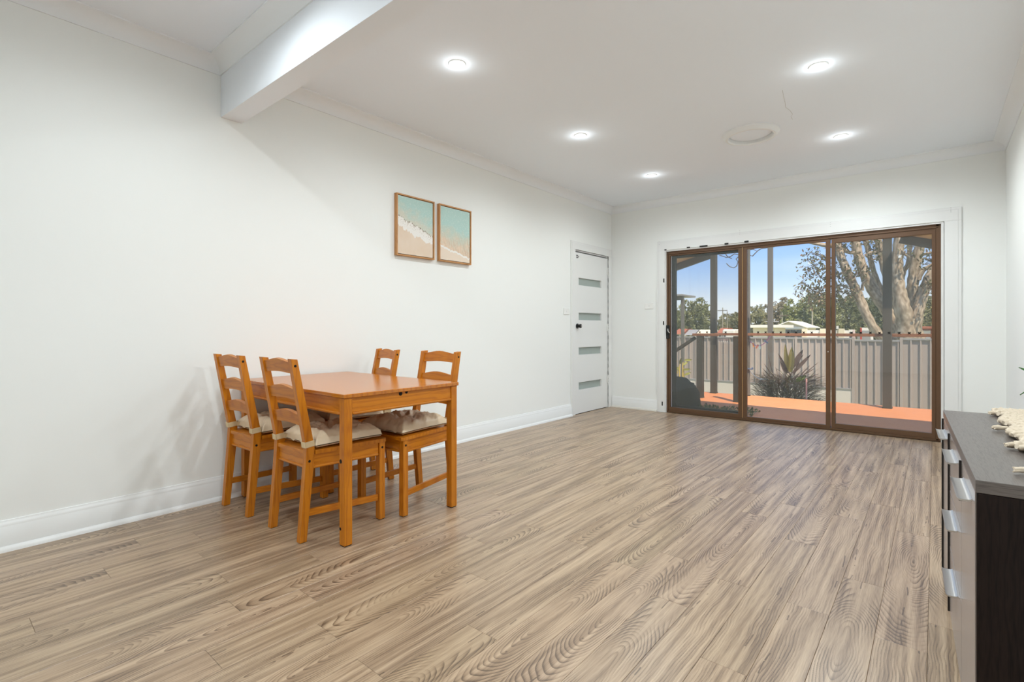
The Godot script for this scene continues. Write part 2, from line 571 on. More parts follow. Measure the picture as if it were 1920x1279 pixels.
# ------------------------------------------------------------------ the room
func build_shell() -> void:
	# floor: a slab with planks laid on it
	var fl := struct("floor", span(Vector3(-0.12, -0.2, -0.2), Vector3(ROOM_W + 0.12, -0.008, ROOM_L + 0.12)), M.sub, "grey brown timber look plank floor running towards the sliding door", "floor")
	var pw := 0.1427
	var x := 1.025 - 8.0 * pw
	var row := 0
	while x < ROOM_W:
		var x0 := maxf(x, 0.002)
		var x1 := minf(x + pw, ROOM_W - 0.002)
		var z := -fposmod(row * 0.437 + 0.13 * sin(row * 2.7), 1.0) * 1.22
		while z < 7.4 and x1 - x0 > 0.01:
			var z0 := maxf(z, 0.004)
			var z1 := z + 1.22
			if z1 - z0 > 0.03: part("floor_plank", plank(x0, x1, z0, z1, z, x), M.floor, fl)
			z = z1
		x += pw
		row += 1
	# walls
	var wl := MB.new()
	wl.box(Vector3(-0.06, 1.36, (0.945 + ROOM_L + 0.12) * 0.5), Vector3(0.12, 2.92, ROOM_L + 0.12 - 0.945), 0)
	wl.box(Vector3(-0.06, 2.45, 0.5175), Vector3(0.12, 0.74, 0.855), 0)
	wl.box(Vector3(-0.06, 1.36, -0.06), Vector3(0.12, 2.92, 0.30), 0)
	wl.box(Vector3(-0.11, 1.0, 0.5175), Vector3(0.02, 2.2, 0.86), 0)
	struct("wall_left", wl, M.wall, "long white painted wall behind the dining table", "wall")
	var wf := MB.new()
	wf.box(Vector3(0.395, 1.36, -0.10), Vector3(0.79, 2.92, 0.2), 0)
	wf.box(Vector3((3.527 + ROOM_W) * 0.5, 1.36, -0.10), Vector3(ROOM_W - 3.527, 2.92, 0.2), 0)
	wf.box(Vector3(2.16, 2.46, -0.10), Vector3(2.74, 0.72, 0.2), 0)
	struct("wall_far", wf, M.wall, "white end wall around the brown sliding door", "wall")
	struct("wall_right", span(Vector3(ROOM_W, -0.1, -0.2), Vector3(ROOM_W + 0.12, 2.82, ROOM_L + 0.12)), M.wall, "white side wall behind the dark sideboard", "wall")
	struct("wall_back", span(Vector3(-0.12, -0.1, ROOM_L), Vector3(ROOM_W + 0.12, 2.82, ROOM_L + 0.12)), M.wall, "white wall closing the room behind the viewer", "wall")
	var ce := struct("ceiling", span(Vector3(-0.12, CEIL, -0.2), Vector3(ROOM_W + 0.12, CEIL + 0.15, ROOM_L + 0.12)), M.ceil, "flat white plaster ceiling with round downlights", "ceiling")
	var cr := []
	for p in [[1467, 169], [1469, 180], [1472, 192], [1473, 201], [1482, 208], [1486, 214], [1483, 219], [1486, 224]]:
		var d := ray(p[0], p[1])
		cr.append(CAM + d * ((CEIL - CAM.y) / d.y))
	var cw := []
	for p in cr: cw.append(0.0011)
	part("hairline_crack", MB.new().tube(cr, cw, 5), mat(rgb(196, 192, 186), 0.9), ce)
	struct("beam", span(Vector3(0, 2.419, 4.912), Vector3(ROOM_W, CEIL + 0.01, 5.039), 0.002), M.ceil, "deep white beam crossing the ceiling above the dining table", "beam")
	# cornices
	var cv := PackedVector2Array([Vector2(0, 2.681), Vector2(0.008, 2.681), Vector2(0.008, 2.686)])
	for k in 9:
		var a := PI * 0.5 * k / 8.0
		cv.append(Vector2(0.084 - 0.076 * cos(a), 2.686 + 0.070 * sin(a)))
	cv.append_array([Vector2(0.090, 2.757), Vector2(0.090, CEIL + 0.002), Vector2(0, CEIL + 0.002)])
	var n := 1
	for c in [[0, 0.0, 4.912, "cove cornice above the long left wall"], [0, 5.039, ROOM_L, "cove cornice on the left wall nearer than the beam"], [1, 0.0, ROOM_W, "cove cornice above the sliding door"], [2, 0.0, 4.912, "cove cornice above the right hand wall"], [3, 0.0, ROOM_W, "cove cornice on the near face of the ceiling beam"], [2, 5.039, ROOM_L, "cove cornice on the right wall nearer than the beam"]]:
		var mb := MB.new()
		var pl := PackedVector2Array()
		if c[0] == 0:
			mb.prism(cv, 2, c[1], c[2], true)
		elif c[0] == 1:
			for p in cv: pl.append(p)
			mb.prism(pl, 0, c[1], c[2], true)
		elif c[0] == 2:
			for p in cv: pl.append(Vector2(ROOM_W - p.x, p.y))
			mb.prism(pl, 2, c[1], c[2], true)
		else:
			for p in cv: pl.append(Vector2(5.039 + p.x, p.y))
			mb.prism(pl, 0, c[1], c[2], true)
		struct("trim_%d" % n, mb, M.cornice, "white " + c[3], "cornice")
		n += 1
	# skirting boards with a quarter round at the floor
	var sk := PackedVector2Array([Vector2(0, 0), Vector2(0.018, 0), Vector2(0.018, 0.112), Vector2(0.0145, 0.116), Vector2(0.0145, 0.122), Vector2(0.011, 0.134), Vector2(0.007, 0.138), Vector2(0.006, 0.146), Vector2(0, 0.148)])
	var qr := PackedVector2Array([Vector2(0.0205, 0), Vector2(0.038, 0), Vector2(0.036, 0.012), Vector2(0.030, 0.021), Vector2(0.0205, 0.026)])
	for s in [["baseboard_left", 0, 1.033, ROOM_L, "white moulded skirting along the long left wall"], ["baseboard_far", 1, 0.02, 0.683, "short white skirting between the corner and the sliding door"], ["baseboard_far_right", 1, 3.662, ROOM_W, "short white skirting to the right of the sliding door"], ["baseboard_right", 2, 0.0, ROOM_L, "white skirting along the wall behind the sideboard"]]:
		var mb := MB.new()
		var m2 := MB.new()
		for pair in [[mb, sk], [m2, qr]]:
			if s[1] == 1: pair[0].prism(pair[1], 0, s[2], s[3], true)
			else:
				var pl := PackedVector2Array()
				for p in pair[1]: pl.append(p if s[1] == 0 else Vector2(ROOM_W - p.x, p.y))
				pair[0].prism(pl, 2, s[2], s[3], true)
		var b := struct(s[0], mb, M.trim, s[4], "skirting")
		part("quarter_round", m2, M.shoe if s[1] == 1 else M.trim, b)

func plank(x0: float, x1: float, z0: float, z1: float, zs: float, xs: float) -> MB:
	var m := MB.new()
	var k := rng.randi() % 8
	var fx := rng.randf() < 0.5
	var fz := rng.randf() < 0.5
	var tone := rng.randf_range(0.93, 1.05)
	m.tint = Color(tone, tone * rng.randf_range(0.985, 1.01), tone * rng.randf_range(0.97, 1.015))
	var b := 0.0009
	var g := 0.0003
	var lo := Vector3(x0 + g, -0.008, z0 + g)
	var hi := Vector3(x1 - g, 0.0, z1 - g)
	var uv := func(p: Vector3) -> Vector2:
		var u := clampf((p.z - zs) / 1.22, 0, 1)
		var v := clampf((p.x - xs) / 0.1427, 0.01, 0.99)
		if fx: u = 1.0 - u
		if fz: v = 1.0 - v
		return Vector2(u * 0.998 + 0.001, (k + v) / 8.0)
	var c := [Vector3(lo.x + b, 0, lo.z + b), Vector3(hi.x - b, 0, lo.z + b), Vector3(hi.x - b, 0, hi.z - b), Vector3(lo.x + b, 0, hi.z - b)]
	var e := [Vector3(lo.x, -b, lo.z), Vector3(hi.x, -b, lo.z), Vector3(hi.x, -b, hi.z), Vector3(lo.x, -b, hi.z)]
	var f := [lo, Vector3(hi.x, lo.y, lo.z), Vector3(hi.x, lo.y, hi.z), Vector3(lo.x, lo.y, hi.z)]
	var q := func(a: Vector3, b2: Vector3, c2: Vector3, d: Vector3, n: Vector3) -> void:
		m.tri(a, b2, c2, n, n, n, uv.call(a), uv.call(b2), uv.call(c2))
		m.tri(a, c2, d, n, n, n, uv.call(a), uv.call(c2), uv.call(d))
	q.call(c[0], c[1], c[2], c[3], Vector3.UP)
	var ns := [Vector3(0, 0, -1), Vector3(1, 0, 0), Vector3(0, 0, 1), Vector3(-1, 0, 0)]
	for i in 4:
		var j := (i + 1) % 4
		q.call(c[i], c[j], e[j], e[i], (Vector3.UP + ns[i]).normalized())
		q.call(e[i], e[j], f[j], f[i], ns[i])
	return m

func build_hinged_door() -> void:
	var d := struct("door_1", door_leaf(), M.trim, "white hinged door with four narrow frosted panes in the left wall corner", "door")
	for y in [1.686, 1.242, 0.797, 0.352]:
		part("pane", bx(Vector3(-0.028, y, 0.555), Vector3(0.006, 0.092, 0.56), 0), M.frost, d)
		var bead := MB.new()
		for s in [[Vector3(-0.013, y + 0.051, 0.555), Vector3(0.020, 0.010, 0.58)], [Vector3(-0.013, y - 0.051, 0.555), Vector3(0.020, 0.010, 0.58)], [Vector3(-0.013, y, 0.840), Vector3(0.020, 0.112, 0.010)], [Vector3(-0.013, y, 0.270), Vector3(0.020, 0.112, 0.010)]]:
			bead.box(s[0], s[1], 0.003)
		part("glazing_bead", bead, M.trim, d)
	var kn := part("knob", MB.new().lathe([Vector2(0, 0.062), Vector2(0.014, 0.061), Vector2(0.023, 0.056), Vector2(0.026, 0.046), Vector2(0.024, 0.036), Vector2(0.014, 0.028), Vector2(0.011, 0.020), Vector2(0.011, 0.010), Vector2(0.026, 0.010), Vector2(0.032, 0.006), Vector2(0.033, 0.0)], Vector3(0.0, 1.118, 0.875), Vector3.RIGHT), M.black, d)
	part("key_plug", MB.new().lathe([Vector2(0, 0.0645), Vector2(0.007, 0.064), Vector2(0.008, 0.0615)], Vector3(0.0, 1.118, 0.875), Vector3.RIGHT, 12), M.steel, kn)
	for y in [1.876, 1.10, 0.388]:
		var h := MB.new()
		h.tube([Vector3(0.006, y - 0.05, 0.103), Vector3(0.006, y + 0.05, 0.103)], [0.005, 0.005], 8)
		h.box(Vector3(0.001, y, 0.117), Vector3(0.002, 0.095, 0.022), 0.0004)
		var hg := part("hinge", h, M.plate, d)
		var scr := MB.new()
		for k in [-0.034, -0.012, 0.008, 0.03]: scr.lathe([Vector2(0, 0.0045), Vector2(0.005, 0.0035), Vector2(0.005, 0)], Vector3(0.007, y + k, 0.103), Vector3.RIGHT, 8)
		part("screw", scr, M.dark, hg)
	var bt := MB.new()
	bt.box(Vector3(0.004, 2.010, 0.885), Vector3(0.008, 0.014, 0.014), 0.001)
	bt.box(Vector3(0.004, 1.985, 0.885), Vector3(0.008, 0.014, 0.014), 0.001)
	bt.tube([Vector3(0.008, 2.008, 0.866), Vector3(0.010, 1.997, 0.853), Vector3(0.008, 1.986, 0.866)], [0.003, 0.003, 0.003], 6)
	part("catch", bt, M.dark, d)
	# lining and architrave
	var tr := MB.new()
	tr.box(Vector3(-0.05, 1.035, 0.9385), Vector3(0.1, 2.07, 0.013), 0)
	tr.box(Vector3(-0.05, 1.035, 0.0965), Vector3(0.1, 2.07, 0.013), 0)
	tr.box(Vector3(-0.05, 2.075, 0.5175), Vector3(0.1, 0.013, 0.83), 0)
	architrave(tr, false)
	struct("trim_7", tr, M.trim, "white architrave around the hinged door in the corner", "architrave")

func architrave(tr: MB, far: bool) -> void:
	# two stepped strips on each side; far: round the sliding door, else round the hinged one
	var o := [0.683, 3.662, 2.222] if far else [0.004, 1.033, 2.186]
	var i := [0.789, 3.540, 2.098] if far else [0.100, 0.940, 2.082]
	for st in ([[0.0, 0.018], [0.022, 0.022], [0.034, 0.019]] if far else [[0.0, 0.012], [0.022, 0.016], [0.034, 0.013]]):
		var a: float = st[0]
		var t: float = st[1]
		if far:
			tr.box(Vector3((o[0] + a + i[0]) * 0.5, i[2] * 0.5, t * 0.5), Vector3(i[0] - o[0] - a, i[2], t), 0.002)
			tr.box(Vector3((o[1] - a + i[1]) * 0.5, i[2] * 0.5, t * 0.5), Vector3(o[1] - a - i[1], i[2], t), 0.002)
			tr.box(Vector3((o[0] + o[1]) * 0.5, (o[2] - a + i[2]) * 0.5, t * 0.5), Vector3(o[1] - o[0] - 2 * a, o[2] - a - i[2], t), 0.002)
		else:
			tr.box(Vector3(t * 0.5, i[2] * 0.5, (o[1] - a + i[1]) * 0.5), Vector3(t, i[2], o[1] - a - i[1]), 0.002)
			tr.box(Vector3(t * 0.5, i[2] * 0.5, (o[0] + a + i[0]) * 0.5), Vector3(t, i[2], i[0] - o[0] - a), 0.002)
			tr.box(Vector3(t * 0.5, (o[2] - a + i[2]) * 0.5, (o[0] + o[1]) * 0.5), Vector3(t, o[2] - a - i[2], o[1] - o[0] - 2 * a), 0.002)

func door_leaf() -> MB:
	var m := MB.new()
	var ys := [0.006, 0.298, 0.406, 0.743, 0.851, 1.188, 1.296, 1.632, 1.740, 2.052]
	for k in 5: m.box(Vector3(-0.022, (ys[k * 2] + ys[k * 2 + 1]) * 0.5, 0.5175), Vector3(0.038, ys[k * 2 + 1] - ys[k * 2], 0.824), 0.0)
	for y in [1.686, 1.242, 0.797, 0.352]:
		m.box(Vector3(-0.022, y, 0.1885), Vector3(0.038, 0.108, 0.166), 0.0)
		m.box(Vector3(-0.022, y, 0.8875), Vector3(0.038, 0.108, 0.084), 0.0)
	return m

func build_sliding_door() -> void:
	# white lining and architrave
	var tr := MB.new()
	tr.box(Vector3(0.7905, 1.04, -0.09), Vector3(0.013, 2.085, 0.20), 0)
	tr.box(Vector3(3.5265, 1.04, -0.09), Vector3(0.020, 2.085, 0.20), 0)
	tr.box(Vector3(2.16, 2.092, -0.09), Vector3(2.75, 0.018, 0.20), 0)
	architrave(tr, true)
	var t := struct("trim_8", tr, M.trim, "wide white architrave around the brown sliding door", "architrave")
	for p in [[1247.5, 468.5, 0.030, 0.012], [1290.5, 464.0, 0.042, 0.016], [1319, 461.5, 0.098, 0.018], [1362, 457.0, 0.045, 0.020], [1399.5, 453.0, 0.047, 0.022]]:
		var c := pz(p[0], p[1], 0.024)
		part("clip", bx(Vector3(c.x, c.y, 0.020), Vector3(p[2], p[3], 0.008), 0.002), M.rubber, t)
	for p in [[1244.5, 526.0, 0.052], [1244.0, 606.0, 0.05], [1241.7, 757.0, 0.052]]:
		var c := pz(p[0], p[1], 0.024)
		part("clip", bx(Vector3(c.x, c.y, 0.020), Vector3(0.016, p[2], 0.008), 0.002), M.rubber, t)
	for p in [[1236, 453.5], [1236, 458.5], [1387, 432], [1387, 435.5], [1387, 439], [1557, 417.5], [1557, 421], [1557, 424.5], [1783, 390], [1783, 394], [1783, 397.5]]:
		var c := pz(p[0], p[1], 0.022)
		part("nail_hole", MB.new().lathe([Vector2(0, 0.0006), Vector2(0.0022, 0.0004), Vector2(0.0024, 0)], Vector3(c.x, c.y, 0.0222), Vector3(0, 0, 1), 8), M.sub, t)
	var d := thing("door_2", "brown aluminium framed three panel glass sliding door to the deck", "door")
	d.set_meta("kind", "structure")
	var zc := -0.075
	var fr := MB.new()
	fr.box(Vector3(0.806, 1.0425, zc), Vector3(0.020, 2.083, 0.11), 0.001)
	fr.box(Vector3(3.498, 1.0425, zc), Vector3(0.036, 2.083, 0.11), 0.001)
	fr.box(Vector3(2.152, 2.066, zc), Vector3(2.70, 0.036, 0.11), 0.001)
	fr.box(Vector3(2.152, 0.011, zc), Vector3(2.70, 0.022, 0.11), 0.001)
	part("frame", fr, M.brown, d)
	# sashes: x0, x1, left stile, right stile, bottom rail, top rail, z
	var sashes := [[0.816, 1.722, 0.024, 0.046, 0.046, 0.020, -0.048], [1.726, 2.612, 0.046, 0.042, 0.026, 0.026, -0.048], [2.622, 3.480, 0.034, 0.032, 0.050, 0.050, -0.048]]
	for k in 3:
		var s = sashes[k]
		var m := MB.new()
		var y0 := 0.022
		var y1 := 2.048
		var z: float = s[6]
		m.box(Vector3(s[0] + s[2] * 0.5, (y0 + y1) * 0.5, z), Vector3(s[2], y1 - y0, 0.036), 0.002)
		m.box(Vector3(s[1] - s[3] * 0.5, (y0 + y1) * 0.5, z), Vector3(s[3], y1 - y0, 0.036), 0.002)
		m.box(Vector3((s[0] + s[1]) * 0.5, y0 + s[4] * 0.5, z), Vector3(s[1] - s[0], s[4], 0.034), 0.002)
		m.box(Vector3((s[0] + s[1]) * 0.5, y1 - s[5] * 0.5, z), Vector3(s[1] - s[0], s[5], 0.034), 0.002)
		var sash := part("sash", m, M.brown, d)
		part("pane", span(Vector3(s[0] + s[2] - 0.004, y0 + s[4] - 0.004, z - 0.003), Vector3(s[1] - s[3] + 0.004, y1 - s[5] + 0.004, z + 0.003)), M.glass, sash)
	part("meeting_strip", bx(Vector3(1.724, 1.04, -0.026), Vector3(0.007, 2.02, 0.010), 0.002), M.brown_edge, d)
	part("lock_screw", MB.new().lathe([Vector2(0, 0.004), Vector2(0.006, 0.003), Vector2(0.006, 0)], Vector3(2.592, 0.835, -0.030), Vector3(0, 0, 1), 10), M.steel, d)
	# insect screens outside the first and third panel
	for q in [[0.832, 1.728, 0.060, 0.048], [2.640, 3.492, 0.012, 0.012]]:
		var m := MB.new()
		var z := -0.112
		var w: float = q[2]
		m.box(Vector3(q[0] + w * 0.5, 1.035, z), Vector3(w, 2.026, 0.020), 0.001)
		m.box(Vector3(q[1] - 0.016, 1.035, z), Vector3(0.032, 2.026, 0.020), 0.001)
		m.box(Vector3((q[0] + q[1]) * 0.5, 2.048 - q[3] * 0.5, z), Vector3(q[1] - q[0], q[3], 0.020), 0.001)
		m.box(Vector3((q[0] + q[1]) * 0.5, 0.022 + q[3] * 0.7, z), Vector3(q[1] - q[0], q[3] * 1.4, 0.020), 0.001)
		var f := part("screen_frame", m, M.screen_frame, d)
		part("insect_mesh", span(Vector3(q[0] + 0.01, 0.03, z - 0.0006), Vector3(q[1] - 0.01, 2.04, z + 0.0006)), M.screen, f)
	# handle
	var hd := MB.new()
	hd.box(Vector3(0.815, 1.043, -0.016), Vector3(0.042, 0.175, 0.030), 0.006)
	hd.box(Vector3(0.815, 1.06, 0.006), Vector3(0.022, 0.115, 0.016), 0.006)
	var h := part("handle", hd, M.black, d)
	part("latch_lever", MB.new().tube([Vector3(0.826, 1.085, 0.014), Vector3(0.832, 1.055, 0.020), Vector3(0.848, 1.030, 0.016)], [0.006, 0.006, 0.005], 8), M.steel, h)
	# cross shaped safety markers in a row on the glass
	for k in 3:
		var us: Array = [[1312, 1325.5, 1360.5], [1421.5, 1435.5, 1449.5, 1464, 1478, 1492.5, 1507, 1522], [1597, 1614, 1632, 1649, 1667, 1686, 1705, 1724]][k]
		var v0: float = [623.0, 623.2, 624.2][k]
		for u in us:
			var c := pz(u, v0 + (u - us[0]) * 0.006, -0.0445)
			var mk := MB.new()
			for s in [-1.0, 1.0]:
				mk.xf = Transform3D(Basis(Vector3(0, 0, 1), s * PI * 0.25), Vector3(c.x, c.y, -0.0445))
				mk.box(Vector3.ZERO, Vector3(0.030, 0.008, 0.0008), 0)
			part("safety_marker", mk, M.rubber, d)

func build_lights() -> void:
	var spots := [["white round downlight nearest the ceiling beam on the left", 1.14, 4.07, 1], ["white round downlight in the middle of the left row", 1.105, 2.557, 1], ["white round downlight of the left row nearest the sliding door wall", 1.094, 1.087, 1], ["white round downlight of the right row on the near side of the ring vent", 2.897, 2.566, 1], ["white round downlight of the right row nearest the sliding door wall", 2.843, 1.085, 1], ["white round downlight above the viewer on the right of the beam", 2.87, 4.07, 1], ["white round downlight behind the beam on the left", 1.10, 5.58, 1], ["white round downlight behind the beam on the right", 2.87, 5.58, 1], ["white round downlight at the back of the room on the left", 1.10, 7.9, 1], ["white round downlight at the back of the room on the right", 2.87, 7.9, 1]]
	for s in spots:
		var at := Vector3(s[1], CEIL, s[2])
		var t := thing("downlight", s[0], "downlight", at, 0.0, "ceiling downlights")
		part("trim_ring", MB.new().lathe([Vector2(0.040, -0.0), Vector2(0.040, -0.006), Vector2(0.052, -0.006), Vector2(0.056, -0.003), Vector2(0.056, 0.0)], Vector3.ZERO, Vector3.UP, 28), M.plate, t)
		part("lens", MB.new().lathe([Vector2(0.0, -0.010), Vector2(0.02, -0.0095), Vector2(0.034, -0.007), Vector2(0.041, -0.003)], Vector3.ZERO, Vector3.UP, 24), M.lamp, t)
		var l := SpotLight3D.new()
		l.name = "downlight_beam"
		l.spot_angle = 85.0
		l.spot_angle_attenuation = 0.65
		l.spot_range = 14.0
		l.spot_attenuation = 2.0
		l.light_energy = (0.96 if s[1] < 2.0 else 1.9) * (1.0 if s[2] < 5.0 else 1.06)
		l.light_color = Color(0.937, 0.979, 1.0)
		l.light_size = 0.045
		l.shadow_enabled = true
		l.rotation = Vector3(-PI / 2, 0, 0)
		l.position = Vector3(0, -0.02, 0)
		t.add_child(l)
		var g := OmniLight3D.new()
		g.name = "downlight_spill"
		g.light_energy = 0.013
		g.light_color = Color(0.937, 0.979, 1.0)
		g.light_size = 0.03
		g.omni_range = 14.0
		g.omni_attenuation = 2.0
		g.shadow_enabled = true
		g.position = Vector3(0, -0.055, 0)
		t.add_child(g)
	var v := thing("ceiling_vent", "white round ring vent set in the ceiling between the downlight rows", "vent", Vector3(2.253, CEIL, 1.655))
	part("ring", MB.new().lathe([Vector2(0.172, 0.0), Vector2(0.174, -0.030), Vector2(0.182, -0.040), Vector2(0.198, -0.038), Vector2(0.224, -0.012), Vector2(0.226, 0.0)], Vector3.ZERO, Vector3.UP, 48), M.trim, v)
	part("disc", MB.new().lathe([Vector2(0, -0.010), Vector2(0.155, -0.010), Vector2(0.160, -0.004)], Vector3.ZERO, Vector3.UP, 40), M.ceil, v)

# ------------------------------------------------------------------ furniture
func build_table() -> void:
	var x0 := 0.035
	var x1 := 1.252
	var z0 := 4.162
	var z1 := 4.942
	var ht := 0.755
	var t := thing("dining_table", "rectangular orange pine dining table standing against the left wall", "table", Vector3((x0 + x1) * 0.5, 0, (z0 + z1) * 0.5))
	var hx := (x1 - x0) * 0.5
	var hz := (z1 - z0) * 0.5
	var top := MB.new()
	top.ts = Vector2(0.8, 3.2)
	top.box(Vector3(0, ht - 0.010, 0), Vector3(hx * 2, 0.020, hz * 2), 0.003)
	part("tabletop", top, M.pine_top, t)
	for sx in [-1.0, 1.0]:
		for sz in [-1.0, 1.0]:
			var l := MB.new()
			l.grain = 1
			l.to = Vector2(rng.randf(), rng.randf())
			l.box(Vector3(sx * (hx - 0.031), (ht - 0.020) * 0.5 + 0.002, sz * (hz - 0.031)), Vector3(0.046, ht - 0.024, 0.046), 0.003)
			var leg := part("leg", l, M.pine, t)
			part("foot_pad", bx(Vector3(sx * (hx - 0.031), 0.0015, sz * (hz - 0.031)), Vector3(0.04, 0.003, 0.04), 0.001), M.rubber, leg)
	for s in [-1.0, 1.0]:
		for long in [true, false]:
			var a := MB.new()
			var b := MB.new()
			a.to = Vector2(rng.randf(), rng.randf())
			if long:
				a.box(Vector3(0, 0.697, s * (hz - 0.026)), Vector3(hx * 2 - 0.108, 0.074, 0.020), 0.001)
				b.box(Vector3(0, 0.656, s * (hz - 0.020)), Vector3(hx * 2 - 0.108, 0.016, 0.034), 0.007)
			else:
				a.grain = 2
				b.grain = 2
				a.box(Vector3(s * (hx - 0.026), 0.697, 0), Vector3(0.020, 0.074, hz * 2 - 0.108), 0.001)
				b.box(Vector3(s * (hx - 0.020), 0.656, 0), Vector3(0.034, 0.016, hz * 2 - 0.108), 0.007)
			var ap := part("apron", a, M.pine, t)
			part("bead", b, M.pine, ap)
			if s > 0 and not long:
				for k in [[0.725, 0.035, 0.011], [0.731, -0.005, 0.009]]:
					part("knot", MB.new().lathe([Vector2(0, 0.0008), Vector2(k[2], 0.0004), Vector2(k[2] * 1.1, 0)], Vector3(hx - 0.0158, k[0], k[1]), Vector3.RIGHT, 10), M.hole, ap)
	part("knot", MB.new().lathe([Vector2(0, 0.0008), Vector2(0.010, 0.0004), Vector2(0.011, 0)], Vector3(hx - 0.040, 0.42, hz - 0.0078), Vector3(0, 0, 1), 10), M.hole, t)
	part("knot", MB.new().lathe([Vector2(0, 0.0008), Vector2(0.007, 0.0004), Vector2(0.008, 0)], Vector3(hx - 0.044, 0.085, hz - 0.0078), Vector3(0, 0, 1), 10), M.hole, t)

func make_chair() -> Node3D:
	var t := thing("dining_chair", "orange pine ladder back dining chair", "chair")
	# rear posts: kicked back at the foot and leaning at the top
	var mid := [Vector2(0.226, 0.003), Vector2(0.192, 0.38), Vector2(0.187, 0.47), Vector2(0.274, 0.925)]
	var dep := [0.036, 0.044, 0.044, 0.034]
	for s in [-1.0, 1.0]:
		var pl := PackedVector2Array()
		for k in 4: pl.append(Vector2(mid[k].x + dep[k] * 0.5, mid[k].y + (0.004 if k == 3 else 0.0)))
		for k in [3, 2, 1, 0]: pl.append(Vector2(mid[k].x - dep[k] * 0.5, mid[k].y))
		var m := MB.new()
		m.grain = 1
		m.to = Vector2(rng.randf(), rng.randf())
		m.prism(pl, 0, s * 0.155 - 0.0165, s * 0.155 + 0.0165, true)
		var post := part("rear_post", m, M.pine, t)
		for q in [Vector2(0.268, 0.893), Vector2(0.193, 0.405)]:
			part("screw_hole", MB.new().lathe([Vector2(0, 0.0008), Vector2(0.0065, 0.0005), Vector2(0.007, 0)], Vector3(s * 0.1716, q.y, q.x), Vector3(s, 0, 0), 12), M.hole, post)
		part("foot_pad", bx(Vector3(s * 0.155, 0.0015, 0.226), Vector3(0.028, 0.003, 0.030), 0.001), M.rubber, post)
		var l := MB.new()
		l.grain = 1
		l.to = Vector2(rng.randf(), rng.randf())
		l.box(Vector3(s * 0.1925, 0.2205, -0.222), Vector3(0.038, 0.435, 0.038), 0.002)
		var leg := part("front_leg", l, M.pine, t)
		part("screw_hole", MB.new().lathe([Vector2(0, 0.0008), Vector2(0.0065, 0.0005), Vector2(0.007, 0)], Vector3(s * 0.2116, 0.408, -0.222), Vector3(s, 0, 0), 12), M.hole, leg)
		part("foot_pad", bx(Vector3(s * 0.1925, 0.0015, -0.222), Vector3(0.032, 0.003, 0.032), 0.001), M.rubber, leg)
		# side apron with its bead, and the stretcher
		var a := Vector3(s * 0.157, 0, 0.172)
		var b := Vector3(s * 0.192, 0, -0.203)
		var dir := (b - a).normalized()
		var bas := Basis(Vector3.UP.cross(dir), Vector3.UP, dir)
		var ap := MB.new()
		ap.grain = 2
		ap.xf = Transform3D(bas, (a + b) * 0.5)
		ap.box(Vector3(0, 0.4045, 0), Vector3(0.018, 0.063, a.distance_to(b)), 0.001)
		var apn := part("apron", ap, M.pine, t)
		var bd := MB.new()
		bd.grain = 2
		bd.xf = ap.xf
		bd.box(Vector3(0, 0.371, 0), Vector3(0.032, 0.015, a.distance_to(b)), 0.005)
		part("bead", bd, M.pine, apn)
		var s1 := Vector3(s * 0.157, 0.142, 0.200)
		var s2 := Vector3(s * 0.192, 0.126, -0.203)
		var d2 := (s2 - s1).normalized()
		var x2 := Vector3.UP.cross(d2).normalized()
		var sr := MB.new()
		sr.grain = 2
		sr.xf = Transform3D(Basis(x2, d2.cross(x2), d2), (s1 + s2) * 0.5)
		sr.box(Vector3.ZERO, Vector3(0.017, 0.034, s1.distance_to(s2)), 0.002)
		part("stretcher", sr, M.pine, t)
	for e in [[0.1385, 0.189], [0.1735, -0.222]]:
		var m := MB.new()
		m.box(Vector3(0, 0.4045, e[1]), Vector3(e[0] * 2, 0.063, 0.018), 0.001)
		var ap := part("apron", m, M.pine, t)
		part("bead", bx(Vector3(0, 0.371, e[1]), Vector3(e[0] * 2, 0.015, 0.032), 0.006), M.pine, ap)
	var seat := MB.new()
	seat.prism(PackedVector2Array([Vector2(-0.205, -0.252), Vector2(0.205, -0.252), Vector2(0.217, -0.240), Vector2(0.178, 0.163), Vector2(0.137, 0.163), Vector2(0.137, 0.206), Vector2(-0.137, 0.206), Vector2(-0.137, 0.163), Vector2(-0.178, 0.163), Vector2(-0.217, -0.240)]), 1, 0.437, 0.457)
	part("seat", seat, M.pine, t)
	# three ladder slats with an arched upper edge
	for y in [0.885, 0.748, 0.615]:
		var pl := PackedVector2Array()
		for k in 11:
			var x := -0.139 + 0.278 * k / 10.0
			pl.append(Vector2(x, 0.027 + 0.017 * pow(sin(PI * k / 10.0), 1.6)))
		for k in 11:
			var x := 0.139 - 0.278 * k / 10.0
			pl.append(Vector2(x, -0.030 + 0.006 * pow(sin(PI * k / 10.0), 1.6)))
		var m := MB.new()
		m.to = Vector2(rng.randf(), rng.randf())
		m.xf = Transform3D(Basis(Vector3.RIGHT, 0.189), Vector3(0, y, 0.187 + (y - 0.47) * 0.1912))
		m.prism(pl, 2, -0.009, 0.009)
		part("slat", m, M.pine, t)
	return t

